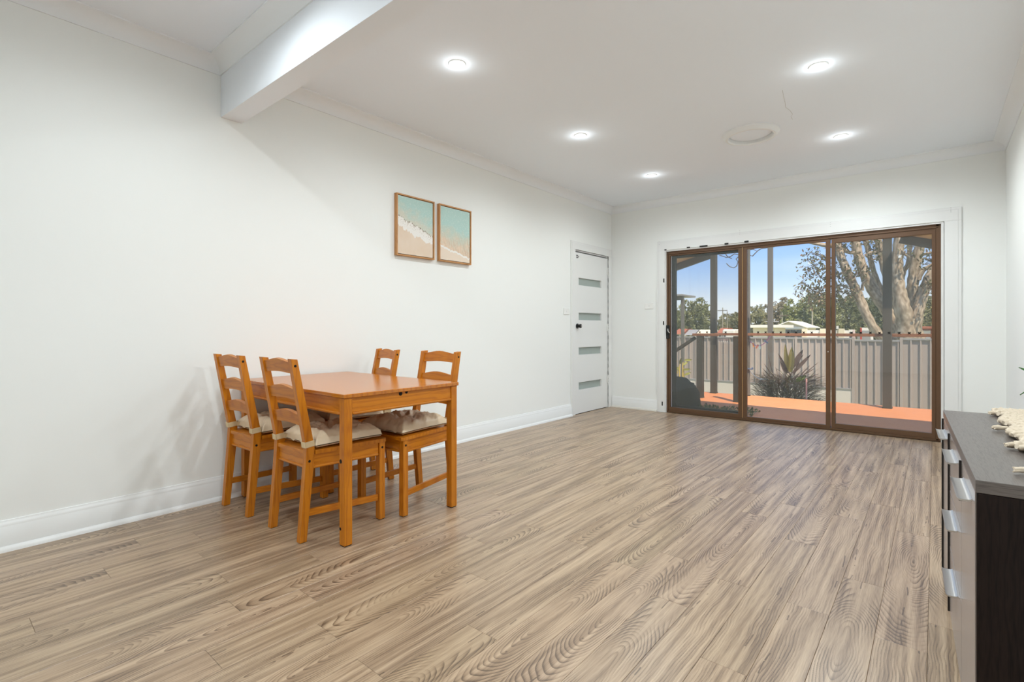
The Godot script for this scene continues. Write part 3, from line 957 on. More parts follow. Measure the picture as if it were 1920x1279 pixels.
func make_cushion() -> Node3D:
	var t := thing("seat_cushion", "cream satin tufted cushion", "cushion")
	var n := noise(14, 1.0, 3)
	var hx := 0.200
	var hz := 0.200
	var G := 44
	var tufts := [Vector2(0.0, 0.0)]
	var f := func(i: int, j: int, top: bool) -> Vector3:
		var u := i / float(G) * 2.0 - 1.0
		var v := j / float(G) * 2.0 - 1.0
		# rounded square outline with slightly pulled corners
		var e := maxf(absf(u), absf(v))
		var sx := 1.0 - 0.055 * (1.0 - cos(v * PI)) * 0.5 * absf(u) + 0.045 * absf(u * v) * 0.0
		var sz := 1.0 - 0.055 * (1.0 - cos(u * PI)) * 0.5 * absf(v)
		sx = 1.0 - 0.05 * (1.0 - v * v) * u * u
		sz = 1.0 - 0.05 * (1.0 - u * u) * v * v
		var taper := 1.0 - 0.10 * (v + 1.0) * 0.5
		var p := Vector2(u * hx * sx * taper, v * hz * sz)
		var h := pow(clampf(1.0 - pow(e, 4.0), 0, 1), 0.5)
		if not top: return Vector3(p.x, 0.018 - 0.018 * h, p.y)
		var y := 0.022 + 0.068 * h
		for c in tufts:
			var dq: Vector2 = (p - c) / 0.070
			y -= 0.052 * exp(-dq.length_squared())
			var ang := atan2(p.y, p.x)
			y += 0.013 * sin(ang * 7.0 + 2.0 * n.get_noise_2d(u * 2.0, v * 2.0)) * exp(-pow((p.length() - 0.085) / 0.06, 2.0))
		y += 0.014 * n.get_noise_2d(u * 2.4, v * 2.4) * h + 0.007 * n.get_noise_2d(u * 7.0, v * 7.0) * h
		y -= 0.010 * pow(absf(sin((u * 4.0 + v * 0.5) * PI * 0.5)), 8.0) * clampf((absf(v) - 0.72) * 4.0, 0, 1)
		return Vector3(p.x, y, p.y)
	var m := MB.new()
	for top in [true, false]:
		var P := []
		for i in G + 1:
			var r := []
			for j in G + 1: r.append(f.call(i, j, top))
			P.append(r)
		var Nn := []
		for i in G + 1:
			var r := []
			for j in G + 1:
				var a: Vector3 = P[mini(i + 1, G)][j] - P[maxi(i - 1, 0)][j]
				var b: Vector3 = P[i][mini(j + 1, G)] - P[i][maxi(j - 1, 0)]
				var nn := b.cross(a).normalized()
				if (nn.y < 0) == top: nn = -nn
				r.append(nn)
			Nn.append(r)
		for i in G:
			for j in G:
				m.squad([P[i][j], P[i + 1][j], P[i + 1][j + 1], P[i][j + 1]], [Nn[i][j], Nn[i + 1][j], Nn[i + 1][j + 1], Nn[i][j + 1]])
	m.V = Transform3D(Basis.IDENTITY, Vector3(0, 0.4585, -0.035)) * m.V
	part("pad", m, M.satin, t)
	part("tuft", MB.new().ball(Vector3(0, 0.4585 + 0.033, -0.035), Vector3(0.010, 0.006, 0.010), 10, 6), M.strap, t)
	for s in [-1.0, 1.0]:     # a strap looped round each rear post
		var st := MB.new()
		st.xf = Transform3D(Basis(Vector3.RIGHT, 0.10), Vector3(s * 0.155, 0.492, 0.192))
		for q in [[Vector3(0, 0, 0.025), Vector3(0.041, 0.030, 0.003)], [Vector3(0, 0, -0.025), Vector3(0.041, 0.030, 0.003)], [Vector3(0.019, 0, 0), Vector3(0.003, 0.030, 0.053)], [Vector3(-0.019, 0, 0), Vector3(0.003, 0.030, 0.053)]]:
			st.box(q[0], q[1], 0.001)
		st.box(Vector3(-s * 0.020, -0.006, -0.035), Vector3(0.003, 0.024, 0.030), 0.001)
		part("strap", st, M.strap, t)
	return t

func build_chairs() -> void:
	var spots := [
		[Vector3(0.862, 0, 4.811), 0.01, "pine ladder back chair nearest the front corner leg of the dining table", "cream tufted cushion strapped to the chair nearest the front table leg"],
		[Vector3(0.290, 0, 4.832), 0.03, "pine ladder back chair on the near side of the table beside the wall", "cream tufted cushion on the near side chair beside the wall"],
		[Vector3(0.915, 0, 4.266), PI + 0.06, "pine ladder back chair on the far side beside the right table leg", "cream tufted cushion on the far side chair beside the right table leg, fully in view"],
		[Vector3(0.272, 0, 4.272), PI - 0.20, "pine ladder back chair on the far side closest to the wall, mostly behind the table", "cream tufted cushion on the far side chair beside the wall, mostly hidden under the table"]]
	var chair := make_chair()
	var cush := make_cushion()
	for k in 4:
		var c := chair
		var q := cush
		if k > 0:
			c = chair.duplicate()
			c.name = numbered("dining_chair")
			add_child(c)
			q = cush.duplicate()
			q.name = numbered("seat_cushion")
			add_child(q)
		c.position = spots[k][0]
		c.rotation.y = spots[k][1]
		q.position = spots[k][0]
		q.rotation.y = spots[k][1]
		tag(c, spots[k][2], "chair", "chairs around the dining table")
		tag(q, spots[k][3], "cushion", "cushions on the dining chairs")

func build_sideboard() -> void:
	var L := 1.252
	var H := 0.735
	var D := 0.392
	var at := Vector3(3.540, 0, 4.761)
	var yaw := 0.0345
	var t := thing("sideboard", "dark wood grain sideboard with silver handles along the right wall", "sideboard", at, yaw)
	var tp := MB.new()
	tp.grain = 2
	tp.ts = Vector2(1, 4)
	tp.box(Vector3(D * 0.5, H - 0.0145, -L * 0.5), Vector3(D, 0.029, L), 0.0015)
	part("top", tp, M.side_top, t)
	for z in [-0.008, -L + 0.008]:
		var e := MB.new()
		e.grain = 1
		e.box(Vector3(D * 0.5 + 0.001, (H - 0.029) * 0.5, z), Vector3(D - 0.002, H - 0.031, 0.016), 0.001)
		part("side_panel", e, M.side, t)
	var ca := MB.new()
	ca.box(Vector3(D * 0.5 + 0.02, 0.38, -L * 0.5), Vector3(D - 0.06, 0.64, L - 0.034), 0)
	ca.box(Vector3(D * 0.5 + 0.02, 0.03, -L * 0.5), Vector3(D - 0.10, 0.06, L - 0.036), 0)
	part("carcass", ca, M.dark, t)
	var g := 0.005
	var cols := [[0.0, 0.374], [0.374, 0.860], [0.860, L]]
	var handle := func(y: float, z: float, p: Node) -> void:
		var pr := PackedVector2Array()
		var xs := [0.001, -0.003, -0.008, -0.014, -0.020, -0.025, -0.028]
		var ys := [0.004, 0.001, 0.0, 0.0, 0.0, 0.001, 0.004]
		for k in 7: pr.append(Vector2(xs[k], y + ys[k] + 0.0015))
		for k in [6, 5, 4, 3, 2, 1, 0]: pr.append(Vector2(xs[k] + (0.002 if k > 4 else 0.0), y + ys[k] - 0.0025))
		part("handle", MB.new().prism(pr, 2, z - 0.112, z + 0.112, true), M.steel, p)
	for k in 3:
		var z0: float = -cols[k][0] - (0.0185 if k == 0 else g * 0.5)
		var z1: float = -cols[k][1] + (0.0185 if k == 2 else g * 0.5)
		var rows := [[0.062, 0.7045]] if k != 1 else [[0.503, 0.7035], [0.303, 0.4965], [0.062, 0.2965]]
		for r in rows:
			var m := MB.new()
			m.grain = 2 if k == 1 else 1
			m.to = Vector2(k * 0.3, r[0])
			m.box(Vector3(0.009, (r[0] + r[1]) * 0.5, (z0 + z1) * 0.5), Vector3(0.017, r[1] - r[0], z0 - z1), 0.001)
			var f := part("drawer" if k == 1 else "cupboard_door", m, M.side_front, t)
			handle.call(r[1] - 0.040, (z0 + z1) * 0.5, f)
	for e in [[-0.374, 0.645, 0.115], [-0.860, 0.38, 0.64], [-L + 0.004, 0.38, 0.64]]: part("edge_strip", bx(Vector3(-0.0015, e[1], e[0]), Vector3(0.007, e[2], 0.004), 0.0005), M.dark, t)
	# macrame runner: rows of soft cord laid across, with knotted tails
	var run := thing("table_runner", "cream macrame runner with knotted tassels on the dark sideboard", "runner")
	var n := noise(23, 1.0, 2)
	var body := MB.new()
	var rows := 66
	for k in rows:
		var f := k / float(rows - 1)
		var z := 3.50 + f * 1.06
		var cx := 3.755 + 0.012 * f
		var hw := 0.098 + 0.012 * sin(f * 26.0) + 0.006 * n.get_noise_2d(k * 3.1, 1.0) + f * 0.012
		if f > 0.80: hw *= 1.0 - (f - 0.80) / 0.20 * 0.8
		var pts := []
		var rad := []
		var steps := 30
		for i in steps + 1:
			var s := i / float(steps) * 2.0 - 1.0
			pts.append(Vector3(cx + s * hw, H + 0.0155 + 0.003 * sin(s * 22.0 + k * PI), z + 0.006 * sin(s * 22.0 + k * PI * 0.5) + 0.010 * s))
			rad.append((0.0095 + 0.0028 * sin(s * 44.0 + k * 1.7)) * (0.7 if i == 0 or i == steps else 1.0))
		body.tube(pts, rad, 6)
	part("weave", body, M.rope, run)
	for q in [[Vector3(3.665, 0, 3.57), Vector3(3.632, 0, 3.58)], [Vector3(3.655, 0, 3.965), Vector3(3.617, 0, 3.975)], [Vector3(3.660, 0, 4.28), Vector3(3.624, 0, 4.31)], [Vector3(3.72, 0, 4.60), Vector3(3.612, 0, 4.645)], [Vector3(3.88, 0, 3.7), Vector3(3.905, 0, 3.72)], [Vector3(3.88, 0, 4.2), Vector3(3.905, 0, 4.22)]]:
		var m := MB.new()
		var a: Vector3 = q[0]
		var b: Vector3 = q[1]
		a.y = H + 0.012
		b.y = H + 0.012
		var mid := a.lerp(b, 0.62)
		m.tube([a, a.lerp(b, 0.3), mid, a.lerp(b, 0.72), a.lerp(b, 0.9), b], [0.006, 0.006, 0.0095, 0.008, 0.007, 0.004], 8)
		for s in 7:
			var o := Vector3(rng.randf_range(-0.004, 0.004), rng.randf_range(-0.006, 0.004), rng.randf_range(-0.012, 0.012))
			m.tube([mid, b + o], [0.004, 0.0015], 5)
		part("tassel", m, M.rope, run)
	# a leafy plant beyond the frame's right edge whose leaf tips reach in
	var pl := thing("potted_plant", "leafy green plant in a pale pot at the end of the sideboard by the corner", "plant", Vector3(3.80, H + 0.030, 3.605))
	part("pot", MB.new().lathe([Vector2(0, 0), Vector2(0.042, 0.0), Vector2(0.055, 0.06), Vector2(0.060, 0.10), Vector2(0.056, 0.10), Vector2(0.052, 0.085)], Vector3.ZERO, Vector3.UP, 28), M.pot, pl)
	part("soil", MB.new().lathe([Vector2(0, 0.088), Vector2(0.053, 0.085)], Vector3.ZERO, Vector3.UP, 20), M.soil, pl)
	var tips := [Vector3(-0.079, 0.163, -0.075), Vector3(-0.083, 0.062, -0.008)]
	for k in 12:
		var tip: Vector3 = tips[k] if k < 2 else Vector3(0.10 * cos(k * 2.4) + 0.03, rng.randf_range(0.14, 0.30), 0.12 * sin(k * 2.4) + 0.03)
		if k >= 2 and tip.x < 0.0: tip.x *= 0.35
		if k >= 2: tip.z = absf(tip.z) * 0.9
		var stem_top := Vector3(tip.x * 0.35, 0.10 + maxf(0.02, tip.y - 0.10) * 0.6, tip.z * 0.35)
		part("stem", MB.new().tube([Vector3(0, 0.085, 0), stem_top], [0.002, 0.0015], 6), M.leafg, pl)
		var dr := (tip - stem_top)
		var ln := dr.length()
		dr = dr.normalized()
		var sd := dr.cross(Vector3.UP).normalized()
		part("leaf", MB.new().leaf(stem_top, dr, sd, ln, minf(0.045, ln * 0.5), 0.0), M.leafg, pl)

func build_wall_things() -> void:
	var names := ["left one of the pair of framed beach prints, with a white foam line", "right one of the pair of framed beach prints, pale and misty"]
	var zz := [[3.284, 3.700], [2.816, 3.226]]
	for k in 2:
		var z0: float = zz[k][0]
		var z1: float = zz[k][1]
		var t := thing("framed_print", names[k], "picture", Vector3(0, 1.697, (z0 + z1) * 0.5), 0.0, "pair of beach prints on the left wall")
		var w := z1 - z0
		var h := 0.521
		for s in [-1.0, 1.0]:
			var m := MB.new()
			m.grain = 1
			m.box(Vector3(0.018, h * 0.5, s * (w * 0.5 - 0.006)), Vector3(0.034, h, 0.012), 0.001)
			part("frame_side", m, M.frame_oak, t)
			var m2 := MB.new()
			m2.grain = 2
			m2.box(Vector3(0.018, h * 0.5 + s * (h * 0.5 - 0.006), 0), Vector3(0.034, 0.012, w - 0.024), 0.001)
			part("frame_rail", m2, M.frame_oak, t)
		part("canvas", bx(Vector3(0.015, h * 0.5, 0), Vector3(0.026, h - 0.034, w - 0.034), 0.001), M.canvas, t)
		var p := MB.new()
		var a := h * 0.5 - 0.0185
		var b := w * 0.5 - 0.0185
		var nx := Vector3.RIGHT
		var q := [Vector3(0.0284, h * 0.5 + a, b), Vector3(0.0284, h * 0.5 + a, -b), Vector3(0.0284, h * 0.5 - a, -b), Vector3(0.0284, h * 0.5 - a, b)]
		p.tri(q[0], q[1], q[2], nx, nx, nx, Vector2(0, 0), Vector2(1, 0), Vector2(1, 1))
		p.tri(q[0], q[2], q[3], nx, nx, nx, Vector2(0, 0), Vector2(1, 1), Vector2(0, 1))
		part("print", p, wood(beach_texture(k), 0.7), t)
	var s1 := thing("light_switch", "white single switch plate beside the hinged door", "switch", Vector3(0, 1.296, 1.130))
	part("plate", bx(Vector3(0.005, 0, 0), Vector3(0.010, 0.076, 0.118), 0.003), M.plate, s1)
	part("rocker", bx(Vector3(0.011, 0, 0), Vector3(0.005, 0.022, 0.012), 0.001), M.trim, s1)
	var s2 := thing("light_switch", "white switch plate on the end wall left of the sliding door", "switch", Vector3(0.566, 1.386, 0))
	part("plate", bx(Vector3(0, 0, 0.005), Vector3(0.118, 0.076, 0.010), 0.003), M.plate, s2)
	part("rocker", bx(Vector3(0, 0, 0.011), Vector3(0.012, 0.022, 0.005), 0.001), M.trim, s2)

# ------------------------------------------------------------------ outdoors
const DY := -0.08

func build_deck() -> void:
	var d := struct("deck", span(Vector3(-0.3, -0.3, -3.02), Vector3(5.2, -0.106, -0.2)), M.post_wood, "orange timber deck outside the sliding door", "deck")
	var z := -0.205
	while z > -3.10:
		var m := MB.new()
		m.to = Vector2(rng.randf(), rng.randf())
		m.ts = Vector2(0.7, 4)
		m.box(Vector3(2.45 + 0.14, DY - 0.0125, z - 0.045), Vector3(5.2 - 0.28 + 0.28, 0.025, 0.088), 0.003)
		part("deck_board", m, M.deck, d)
		z -= 0.0925
	var posts := [["grey square verandah post at the left end of the deck rail", 0.395, -3.075, 0.098, M.post_dark], ["grey square verandah post right behind the left sash upright of the middle pane", 0.972, -3.062, 0.075, M.post], ["dark square verandah post behind the right hand glass pane", 2.938, -2.905, 0.108, M.post_dark]]
	for p in posts:
		var t := thing("verandah_post", p[0], "post", Vector3(p[1], DY, p[2]))
		part("shaft", bx(Vector3(0, 1.42, 0), Vector3(p[3], 2.84, p[3]), 0.004), p[4], t)
		part("base_shoe", bx(Vector3(0, 0.01, 0), Vector3(p[3] + 0.012, 0.02, p[3] + 0.012), 0.002), M.post_wood, t)
	var c := pz(1444.5, 600, -4.3)
	var t2 := thing("steel_pole", "grey square steel pole standing beyond the rail behind the middle pane", "pole", Vector3(c.x, -1.3, -4.3))
	part("shaft", bx(Vector3(0, 2.1, 0), Vector3(0.086, 4.2, 0.075), 0.004), M.post, t2)
	part("cap", bx(Vector3(0, 4.21, 0), Vector3(0.096, 0.02, 0.085), 0.004), M.fence_cap, t2)
	# short stair posts
	for q in [["dark short post carrying the left end of the deck rail by the stair", 0.425, -2.30, 0.098], ["dark short post under the rail just left of the first sash joint", 1.055, -2.15, 0.088]]:
		var t := thing("rail_post", q[0], "post", Vector3(q[1], DY, q[2]))
		var hgt: float = pz(1310, 629.5, q[2]).y - DY - 0.002
		part("shaft", bx(Vector3(0, hgt * 0.5, 0), Vector3(q[3], hgt, q[3]), 0.004), M.post_wood, t)
		part("base_shoe", bx(Vector3(0, 0.008, 0), Vector3(q[3] + 0.01, 0.016, q[3] + 0.01), 0.002), M.post_wood, t)
	# top rail
	var r := MB.new()
	r.box(Vector3(2.62, 0.990, -2.987), Vector3(4.35, 0.046, 0.075), 0.006)
	solo("deck_rail", r, M.rail, "reddish timber top rail running along the deck's outer edge", "rail")
	var r2 := MB.new()
	var a := pz(1300, 627.5, -2.30)
	var b := pz(1346, 628.0, -2.30)
	r2.box((a + b) * 0.5, Vector3(b.x - a.x, 0.044, 0.11), 0.006)
	solo("deck_rail", r2, M.rail, "short timber rail cap on top of the stair post at the left", "rail")
	var hr := MB.new()
	var h1 := pz(1262, 661, -2.36)
	var h2 := pz(1304, 633, -2.36)
	var dr := (h1 - h2).normalized()
	var sd := Vector3(0, 0, 1)
	hr.xf = Transform3D(Basis(dr, sd.cross(dr), sd), (h1 + h2) * 0.5)
	hr.box(Vector3(0.2, 0, 0), Vector3(h1.distance_to(h2) + 0.4, 0.055, 0.045), 0.006)
	solo("stair_handrail", hr, M.post_wood, "dark sloping stair handrail running down from the left rail post", "handrail")
	# roof over the deck, its gable rafters and soffit
	struct("house_roof", span(Vector3(-1.2, 2.925, -0.62), Vector3(7.5, 3.02, ROOM_L + 0.6)), M.post_wood, "flat dark house roof whose eave shades the inner deck", "roof")
	solo("pergola_beam", bx(Vector3(2.5, 2.64, -2.39), Vector3(2.9, 0.16, 0.07), 0.003), M.post_wood, "dark timber beam crossing high over the deck, above the door head", "beam")
	for q in [["grey sloping rafter of the verandah gable behind the left pane", 1268, 501.5, 1340, 475.5, -1], ["dark sloping rafter of the verandah gable at the top right of the right pane", 1688, 448, 1752, 459, 1]]:
		var p1 := pz(q[1], q[2], -3.06)
		var p2 := pz(q[3], q[4], -3.06)
		var dx := (p2 - p1).normalized()
		var m := MB.new()
		m.xf = Transform3D(Basis(dx, Vector3(0, 0, 1).cross(dx), Vector3(0, 0, 1)), (p1 + p2) * 0.5)
		m.box(Vector3(0.5 * q[5], 0, 0), Vector3(p1.distance_to(p2) + 1.0, 0.125, 0.05), 0.003)
		solo("gable_rafter", m, M.post, q[0], "rafter")
		var s := MB.new()
		s.xf = m.xf
		s.box(Vector3(0.5 * q[5], 0.070, 0.28), Vector3(p1.distance_to(p2) + 1.0, 0.012, 0.6), 0.001)
		solo("soffit_board", s, M.soffit, "pale timber soffit above the " + ("left" if q[5] < 0 else "right") + " gable rafter", "soffit")

func build_fence() -> void:
	struct("ground", span(Vector3(-60, -1.5, -140), Vector3(40, -1.3, -3.3)), M.grass, "grassy ground beyond the deck", "ground")
	var z := -11.0
	var xs := []
	for u in [1493.0, 1600.0]: xs.append(pz(u, 600, z).x)
	var step: float = 1.50
	var posts := [xs[0] - step * 4, xs[0] - step * 3, xs[0] - step * 2, xs[0] - step, xs[0], xs[1], pz(1690, 600, z).x, pz(1690, 600, z).x + 1.3, pz(1690, 600, z).x + 2.6]
	var t := thing("fence", "pale grey corrugated steel fence across the yard behind the deck rail", "fence", Vector3(0, -1.3, z))
	for i in posts.size():
		part("fence_post", bx(Vector3(posts[i], 1.08, 0.02), Vector3(0.07, 2.14, 0.07), 0.004), M.fence, t)
	for i in posts.size() - 1:
		var a: float = posts[i]
		var b: float = posts[i + 1]
		var right := i >= 5
		var bot := 0.0 if right else 0.69
		var topy := pz(1450, 632.5, z).y + 1.3 - (0.05 if i == 5 else 0.0)
		part("top_rail", bx(Vector3((a + b) * 0.5, topy - 0.02, 0.02), Vector3(b - a - 0.07, 0.05, 0.06), 0.003), M.fence_cap, t)
		if not right:
			part("bottom_rail", bx(Vector3((a + b) * 0.5, 0.67, 0.02), Vector3(b - a - 0.07, 0.04, 0.06), 0.003), M.fence_cap, t)
			part("plinth", bx(Vector3((a + b) * 0.5, 0.325, 0.0), Vector3(b - a, 0.65, 0.06), 0.003), M.plinth, t)
		var w := (b - a - 0.07) / 2.0
		for k in 2:
			var x0 := a + 0.035 + w * k
			var ribs := maxi(2, roundi(w / 0.195))
			var m := MB.new()
			var pr := []
			for r in ribs:
				var rx := x0 + w * r / ribs
				var rw := w / ribs
				for p in [[0.0, 0.0], [0.70, 0.0], [0.75, 0.045], [0.88, 0.045], [0.97, 0.0]]: pr.append(Vector2(rx + rw * p[0], p[1]))
			pr.append(Vector2(x0 + w, 0.0))
			for r in pr.size() - 1:
				var p: Vector2 = pr[r]
				var q: Vector2 = pr[r + 1]
				var nn := Vector3(-(q.y - p.y), 0, q.x - p.x).normalized()
				m.quad(Vector3(p.x, bot, p.y), Vector3(q.x, bot, q.y), Vector3(q.x, topy - 0.03, q.y), Vector3(p.x, topy - 0.03, p.y), nn)
				m.quad(Vector3(p.x, bot, p.y - 0.002), Vector3(q.x, bot, q.y - 0.002), Vector3(q.x, topy - 0.03, q.y - 0.002), Vector3(p.x, topy - 0.03, p.y - 0.002), -nn)
			part("fence_sheet", m, M.fence, t)

func build_plants() -> void:
	# spiky plant with a dense grassy skirt just beyond the deck edge
	var z := -4.0
	var base := Vector3(pz(1475, 700, z).x, -1.3, z)
	var t := thing("spiky_shrub", "dark purple green spiky shrub with broad strap leaves behind the middle pane", "shrub", base)
	part("stem", MB.new().tube([Vector3(0, 0, 0), Vector3(0.02, 0.7, 0), Vector3(0.0, 1.5, 0)], [0.05, 0.04, 0.03], 8), M.trunk, t)
	var mauve := mat(rgb(86, 70, 66), 0.7)
	mauve.backlight_enabled = true
	mauve.backlight = Color(0.2, 0.16, 0.14)
	var sk := MultiMesh.new()
	sk.transform_format = MultiMesh.TRANSFORM_3D
	sk.use_colors = true
	sk.mesh = MB.new().leaf(Vector3.ZERO, Vector3.UP, Vector3.RIGHT, 0.26, 0.016, 0.35, 3).mesh(M.leaves)
	sk.instance_count = 2600
	for i in 2600:
		var a := rng.randf() * TAU
		var r := sqrt(rng.randf())
		var y := rng.randf()
		var rad := 0.50 * r * sqrt(1.0 - pow(y * 1.6 - 0.7, 2.0) * 0.5)
		var p := Vector3(cos(a) * rad, 0.88 + y * 0.60, sin(a) * rad * 0.8)
		var out := (Vector3(cos(a), 0.2 + rng.randf() * 0.9, sin(a)) + Vector3(rng.randf_range(-0.6, 0.6), 0, rng.randf_range(-0.6, 0.6))).normalized()
		var s := out.cross(Vector3.UP).normalized()
		sk.set_instance_transform(i, Transform3D(Basis(s, out, s.cross(out)).scaled_local(Vector3.ONE * rng.randf_range(0.6, 1.3)), p))
		var v := rng.randf_range(0.5, 1.0)
		sk.set_instance_color(i, Color(0.16 * v, 0.115 * v, 0.10 * v) if rng.randf() < 0.8 else Color(0.20 * v, 0.20 * v, 0.10 * v))
	var skirt := MultiMeshInstance3D.new()
	skirt.name = "grassy_skirt"
	skirt.multimesh = sk
	skirt.set_meta("kind", "stuff")
	t.add_child(skirt)
	var olive := mat(rgb(122, 116, 66), 0.6)
	olive.backlight_enabled = true
	olive.backlight = Color(0.3, 0.3, 0.12)
	var blade := func(u0: float, v0: float, u1: float, v1: float, wpx: float, m: Material, bend := 0.0, dz := 0.0) -> void:
		var a := pz(u0, v0, z) - base
		var b := pz(u1, v1, z + dz) - base
		var dd := (b - a)
		var side := dd.normalized().cross(Vector3(-0.35, 0, 1).normalized()).normalized()
		part("strap_leaf", MB.new().leaf(a, dd.normalized(), side, dd.length(), wpx * pxw(u0, z), bend, 5), m, t)
	blade.call(1476, 698, 1472, 645, 9.0, olive)
	blade.call(1482, 698, 1485, 650, 13.0, olive)
	blade.call(1474, 694, 1476, 662, 10.0, olive)
	blade.call(1484, 692, 1506, 655, 10.0, mauve)
	blade.call(1486, 700, 1521, 664, 7.0, mauve)
	blade.call(1478, 700, 1459, 663, 6.0, mauve)
	blade.call(1475, 702, 1462, 676, 6.0, mauve)
	blade.call(1486, 690, 1507, 664, 4.0, mauve)
	blade.call(1488, 704, 1500, 674, 4.5, mauve)
	blade.call(1492, 715, 1512, 704, 9.0, mat(rgb(108, 138, 52), 0.6))
	for q in [[1500, 705, 1518, 684], [1502, 708, 1533, 678], [1508, 712, 1536, 700], [1510, 718, 1547, 704], [1505, 705, 1527, 690], [1512, 716, 1542, 712], [1450, 705, 1430, 682], [1452, 708, 1436, 664], [1448, 710, 1427, 690], [1446, 722, 1422, 732]]:
		blade.call(q[0], q[1], q[2], q[3], 2.0, mauve, 0.15)
	# potted orchid like stems at the far left of the deck
	var yp := thing("yellow_stemmed_plant", "small plant with upright yellow stems and leaves behind the left sash edge", "plant", Vector3(pz(1275, 705, -2.9).x, -1.3, -2.9))
	part("pot", MB.new().lathe([Vector2(0, 0), Vector2(0.15, 0), Vector2(0.19, 0.85), Vector2(0.20, 0.92), Vector2(0.17, 0.92), Vector2(0.16, 0.85), Vector2(0, 0.85)], Vector3.ZERO, Vector3.UP, 20), M.post_wood, yp)
	var yel := mat(rgb(206, 186, 96), 0.5)
	var ygr := mat(rgb(136, 140, 56), 0.6)
	for k in 9:
		var x := -0.10 + 0.025 * k
		part("stem", MB.new().tube([Vector3(x * 0.6, 0.86, rng.randf_range(-0.05, 0.05)), Vector3(x + rng.randf_range(-0.03, 0.03), 1.55 + rng.randf() * 0.25, rng.randf_range(-0.05, 0.05))], [0.009, 0.006], 6), yel, yp)
	for k in 14:
		var a := k * 2.4
		var p := Vector3(0.08 * cos(a), 1.35 + 0.035 * k, 0.06 * sin(a))
		var dr := Vector3(cos(a), 0.4 + 0.3 * sin(k * 1.3), 0.5 * sin(a)).normalized()
		part("leaf", MB.new().leaf(p, dr, dr.cross(Vector3(0.2, 0.3, 1)).normalized(), 0.14, 0.045, 0.15), ygr if k % 3 else yel, yp)
	# low leafy groundcover at the foot of the short posts
	var mm := MultiMesh.new()
	mm.transform_format = MultiMesh.TRANSFORM_3D
	mm.use_colors = true
	mm.mesh = MB.new().leaf(Vector3.ZERO, Vector3.UP, Vector3.RIGHT, 0.05, 0.022, 0.3, 2).mesh(M.leaves)
	mm.instance_count = 420
	for i in 420:
		var p := Vector3(rng.randf_range(0.86, 1.62), DY + rng.randf() * 0.05, rng.randf_range(-1.25, -0.75))
		var o := Vector3(rng.randf_range(-1, 1), rng.randf_range(0.2, 1.2), rng.randf_range(-1, 1)).normalized()
		var s := o.cross(Vector3(0.3, 1, 0.2)).normalized()
		mm.set_instance_transform(i, Transform3D(Basis(s, o, s.cross(o)), p))
		mm.set_instance_color(i, [Color(0.10, 0.13, 0.03), Color(0.25, 0.20, 0.06), Color(0.06, 0.08, 0.03)][rng.randi() % 3])
	var gc := MultiMeshInstance3D.new()
	gc.name = numbered("groundcover")
	gc.multimesh = mm
	add_child(gc)
	tag(gc, "low green and yellow leaves scattered on the deck behind the left pane", "groundcover", "", "stuff")
	# dark rounded mound
	var md := MB.new()
	var nz := noise(91, 1.0, 3)
	var c := Vector3(0.43, DY, -1.30)
	var segs := 36
	var rings := 14
	var pos := func(i: int, k: int) -> Vector3:
		var a := PI * 0.5 * i / rings
		var b := TAU * k / segs
		var o := Vector3(sin(a) * cos(b), cos(a), sin(a) * sin(b))
		var r := 1.0 + 0.10 * nz.get_noise_3d(o.x * 4.0, o.y * 4.0, o.z * 4.0)
		return c + Vector3(o.x * 0.33, pow(maxf(o.y, 0.0), 0.8) * 0.42, o.z * 0.32) * r
	for i in rings:
		for k in segs:
			var q := [pos.call(i, k), pos.call(i + 1, k), pos.call(i + 1, k + 1), pos.call(i, k + 1)]
			var nn := []
			for v in q: nn.append(((v - c) / Vector3(0.13, 0.19, 0.115) + Vector3(0, 0.1, 0)).normalized())
			md.squad(q, nn)
	solo("rounded_mound", md, mat(rgb(54, 52, 42), 0.95), "dark rounded lump low on the deck behind the left edge of the left pane", "mound")
	# clothes line with pegs
	var lp := []
	for q in [[1445, 629.5], [1440, 636], [1436, 641], [1430, 646], [1424, 649], [1418, 648.5], [1412, 645], [1406, 640]]: lp.append(pz(q[0], q[1], -3.031))
	var lr := []
	for q in lp: lr.append(0.006)
	solo("clothes_line", MB.new().tube(lp, lr, 6), mat(rgb(176, 120, 196), 0.6), "drooping purple cord hanging below the rail in the middle pane", "cord")
	for q in [[1412.5, 647, rgb(232, 150, 70), "orange clothes peg at the left end of the purple cord", 0.2], [1419.5, 650, rgb(190, 110, 80), "small brownish clothes peg beside the lowest point of the purple cord", -0.5], [1424.5, 651, rgb(150, 196, 206), "pale blue clothes peg at the lowest point of the purple cord", 0.0], [1436.5, 641, rgb(90, 150, 190), "blue clothes peg highest on the purple cord", 0.9]]:
		var m := MB.new()
		m.xf = Transform3D(Basis(Vector3(0, 0, 1), q[4]), pz(q[0], q[1], -3.031))
		m.box(Vector3(-0.006, 0, 0), Vector3(0.009, 0.075, 0.014), 0.002)
		m.box(Vector3(0.006, 0, 0), Vector3(0.009, 0.075, 0.014), 0.002)
		solo("clothes_peg", m, mat(q[2], 0.5), q[3], "peg", "pegs on the purple cord")
	var bl := pz(1405, 692, -3.012)
	var tp := MB.new()
	tp.box(bl, Vector3(0.10, 0.022, 0.03), 0.006)
	tp.box(bl + Vector3(0.05, 0.012, 0), Vector3(0.022, 0.04, 0.03), 0.006)
	solo("tap", tp, mat(rgb(84, 104, 140), 0.5), "small blue grey fitting on the post behind the middle pane's left edge", "fitting")
	var hp := []
	for q in [[1405, 692, -3.012], [1409, 699, -3.1], [1416, 706, -3.3], [1424, 711, -3.5], [1440, 711, -3.9]]: hp.append(pz(q[0], q[1], q[2]))
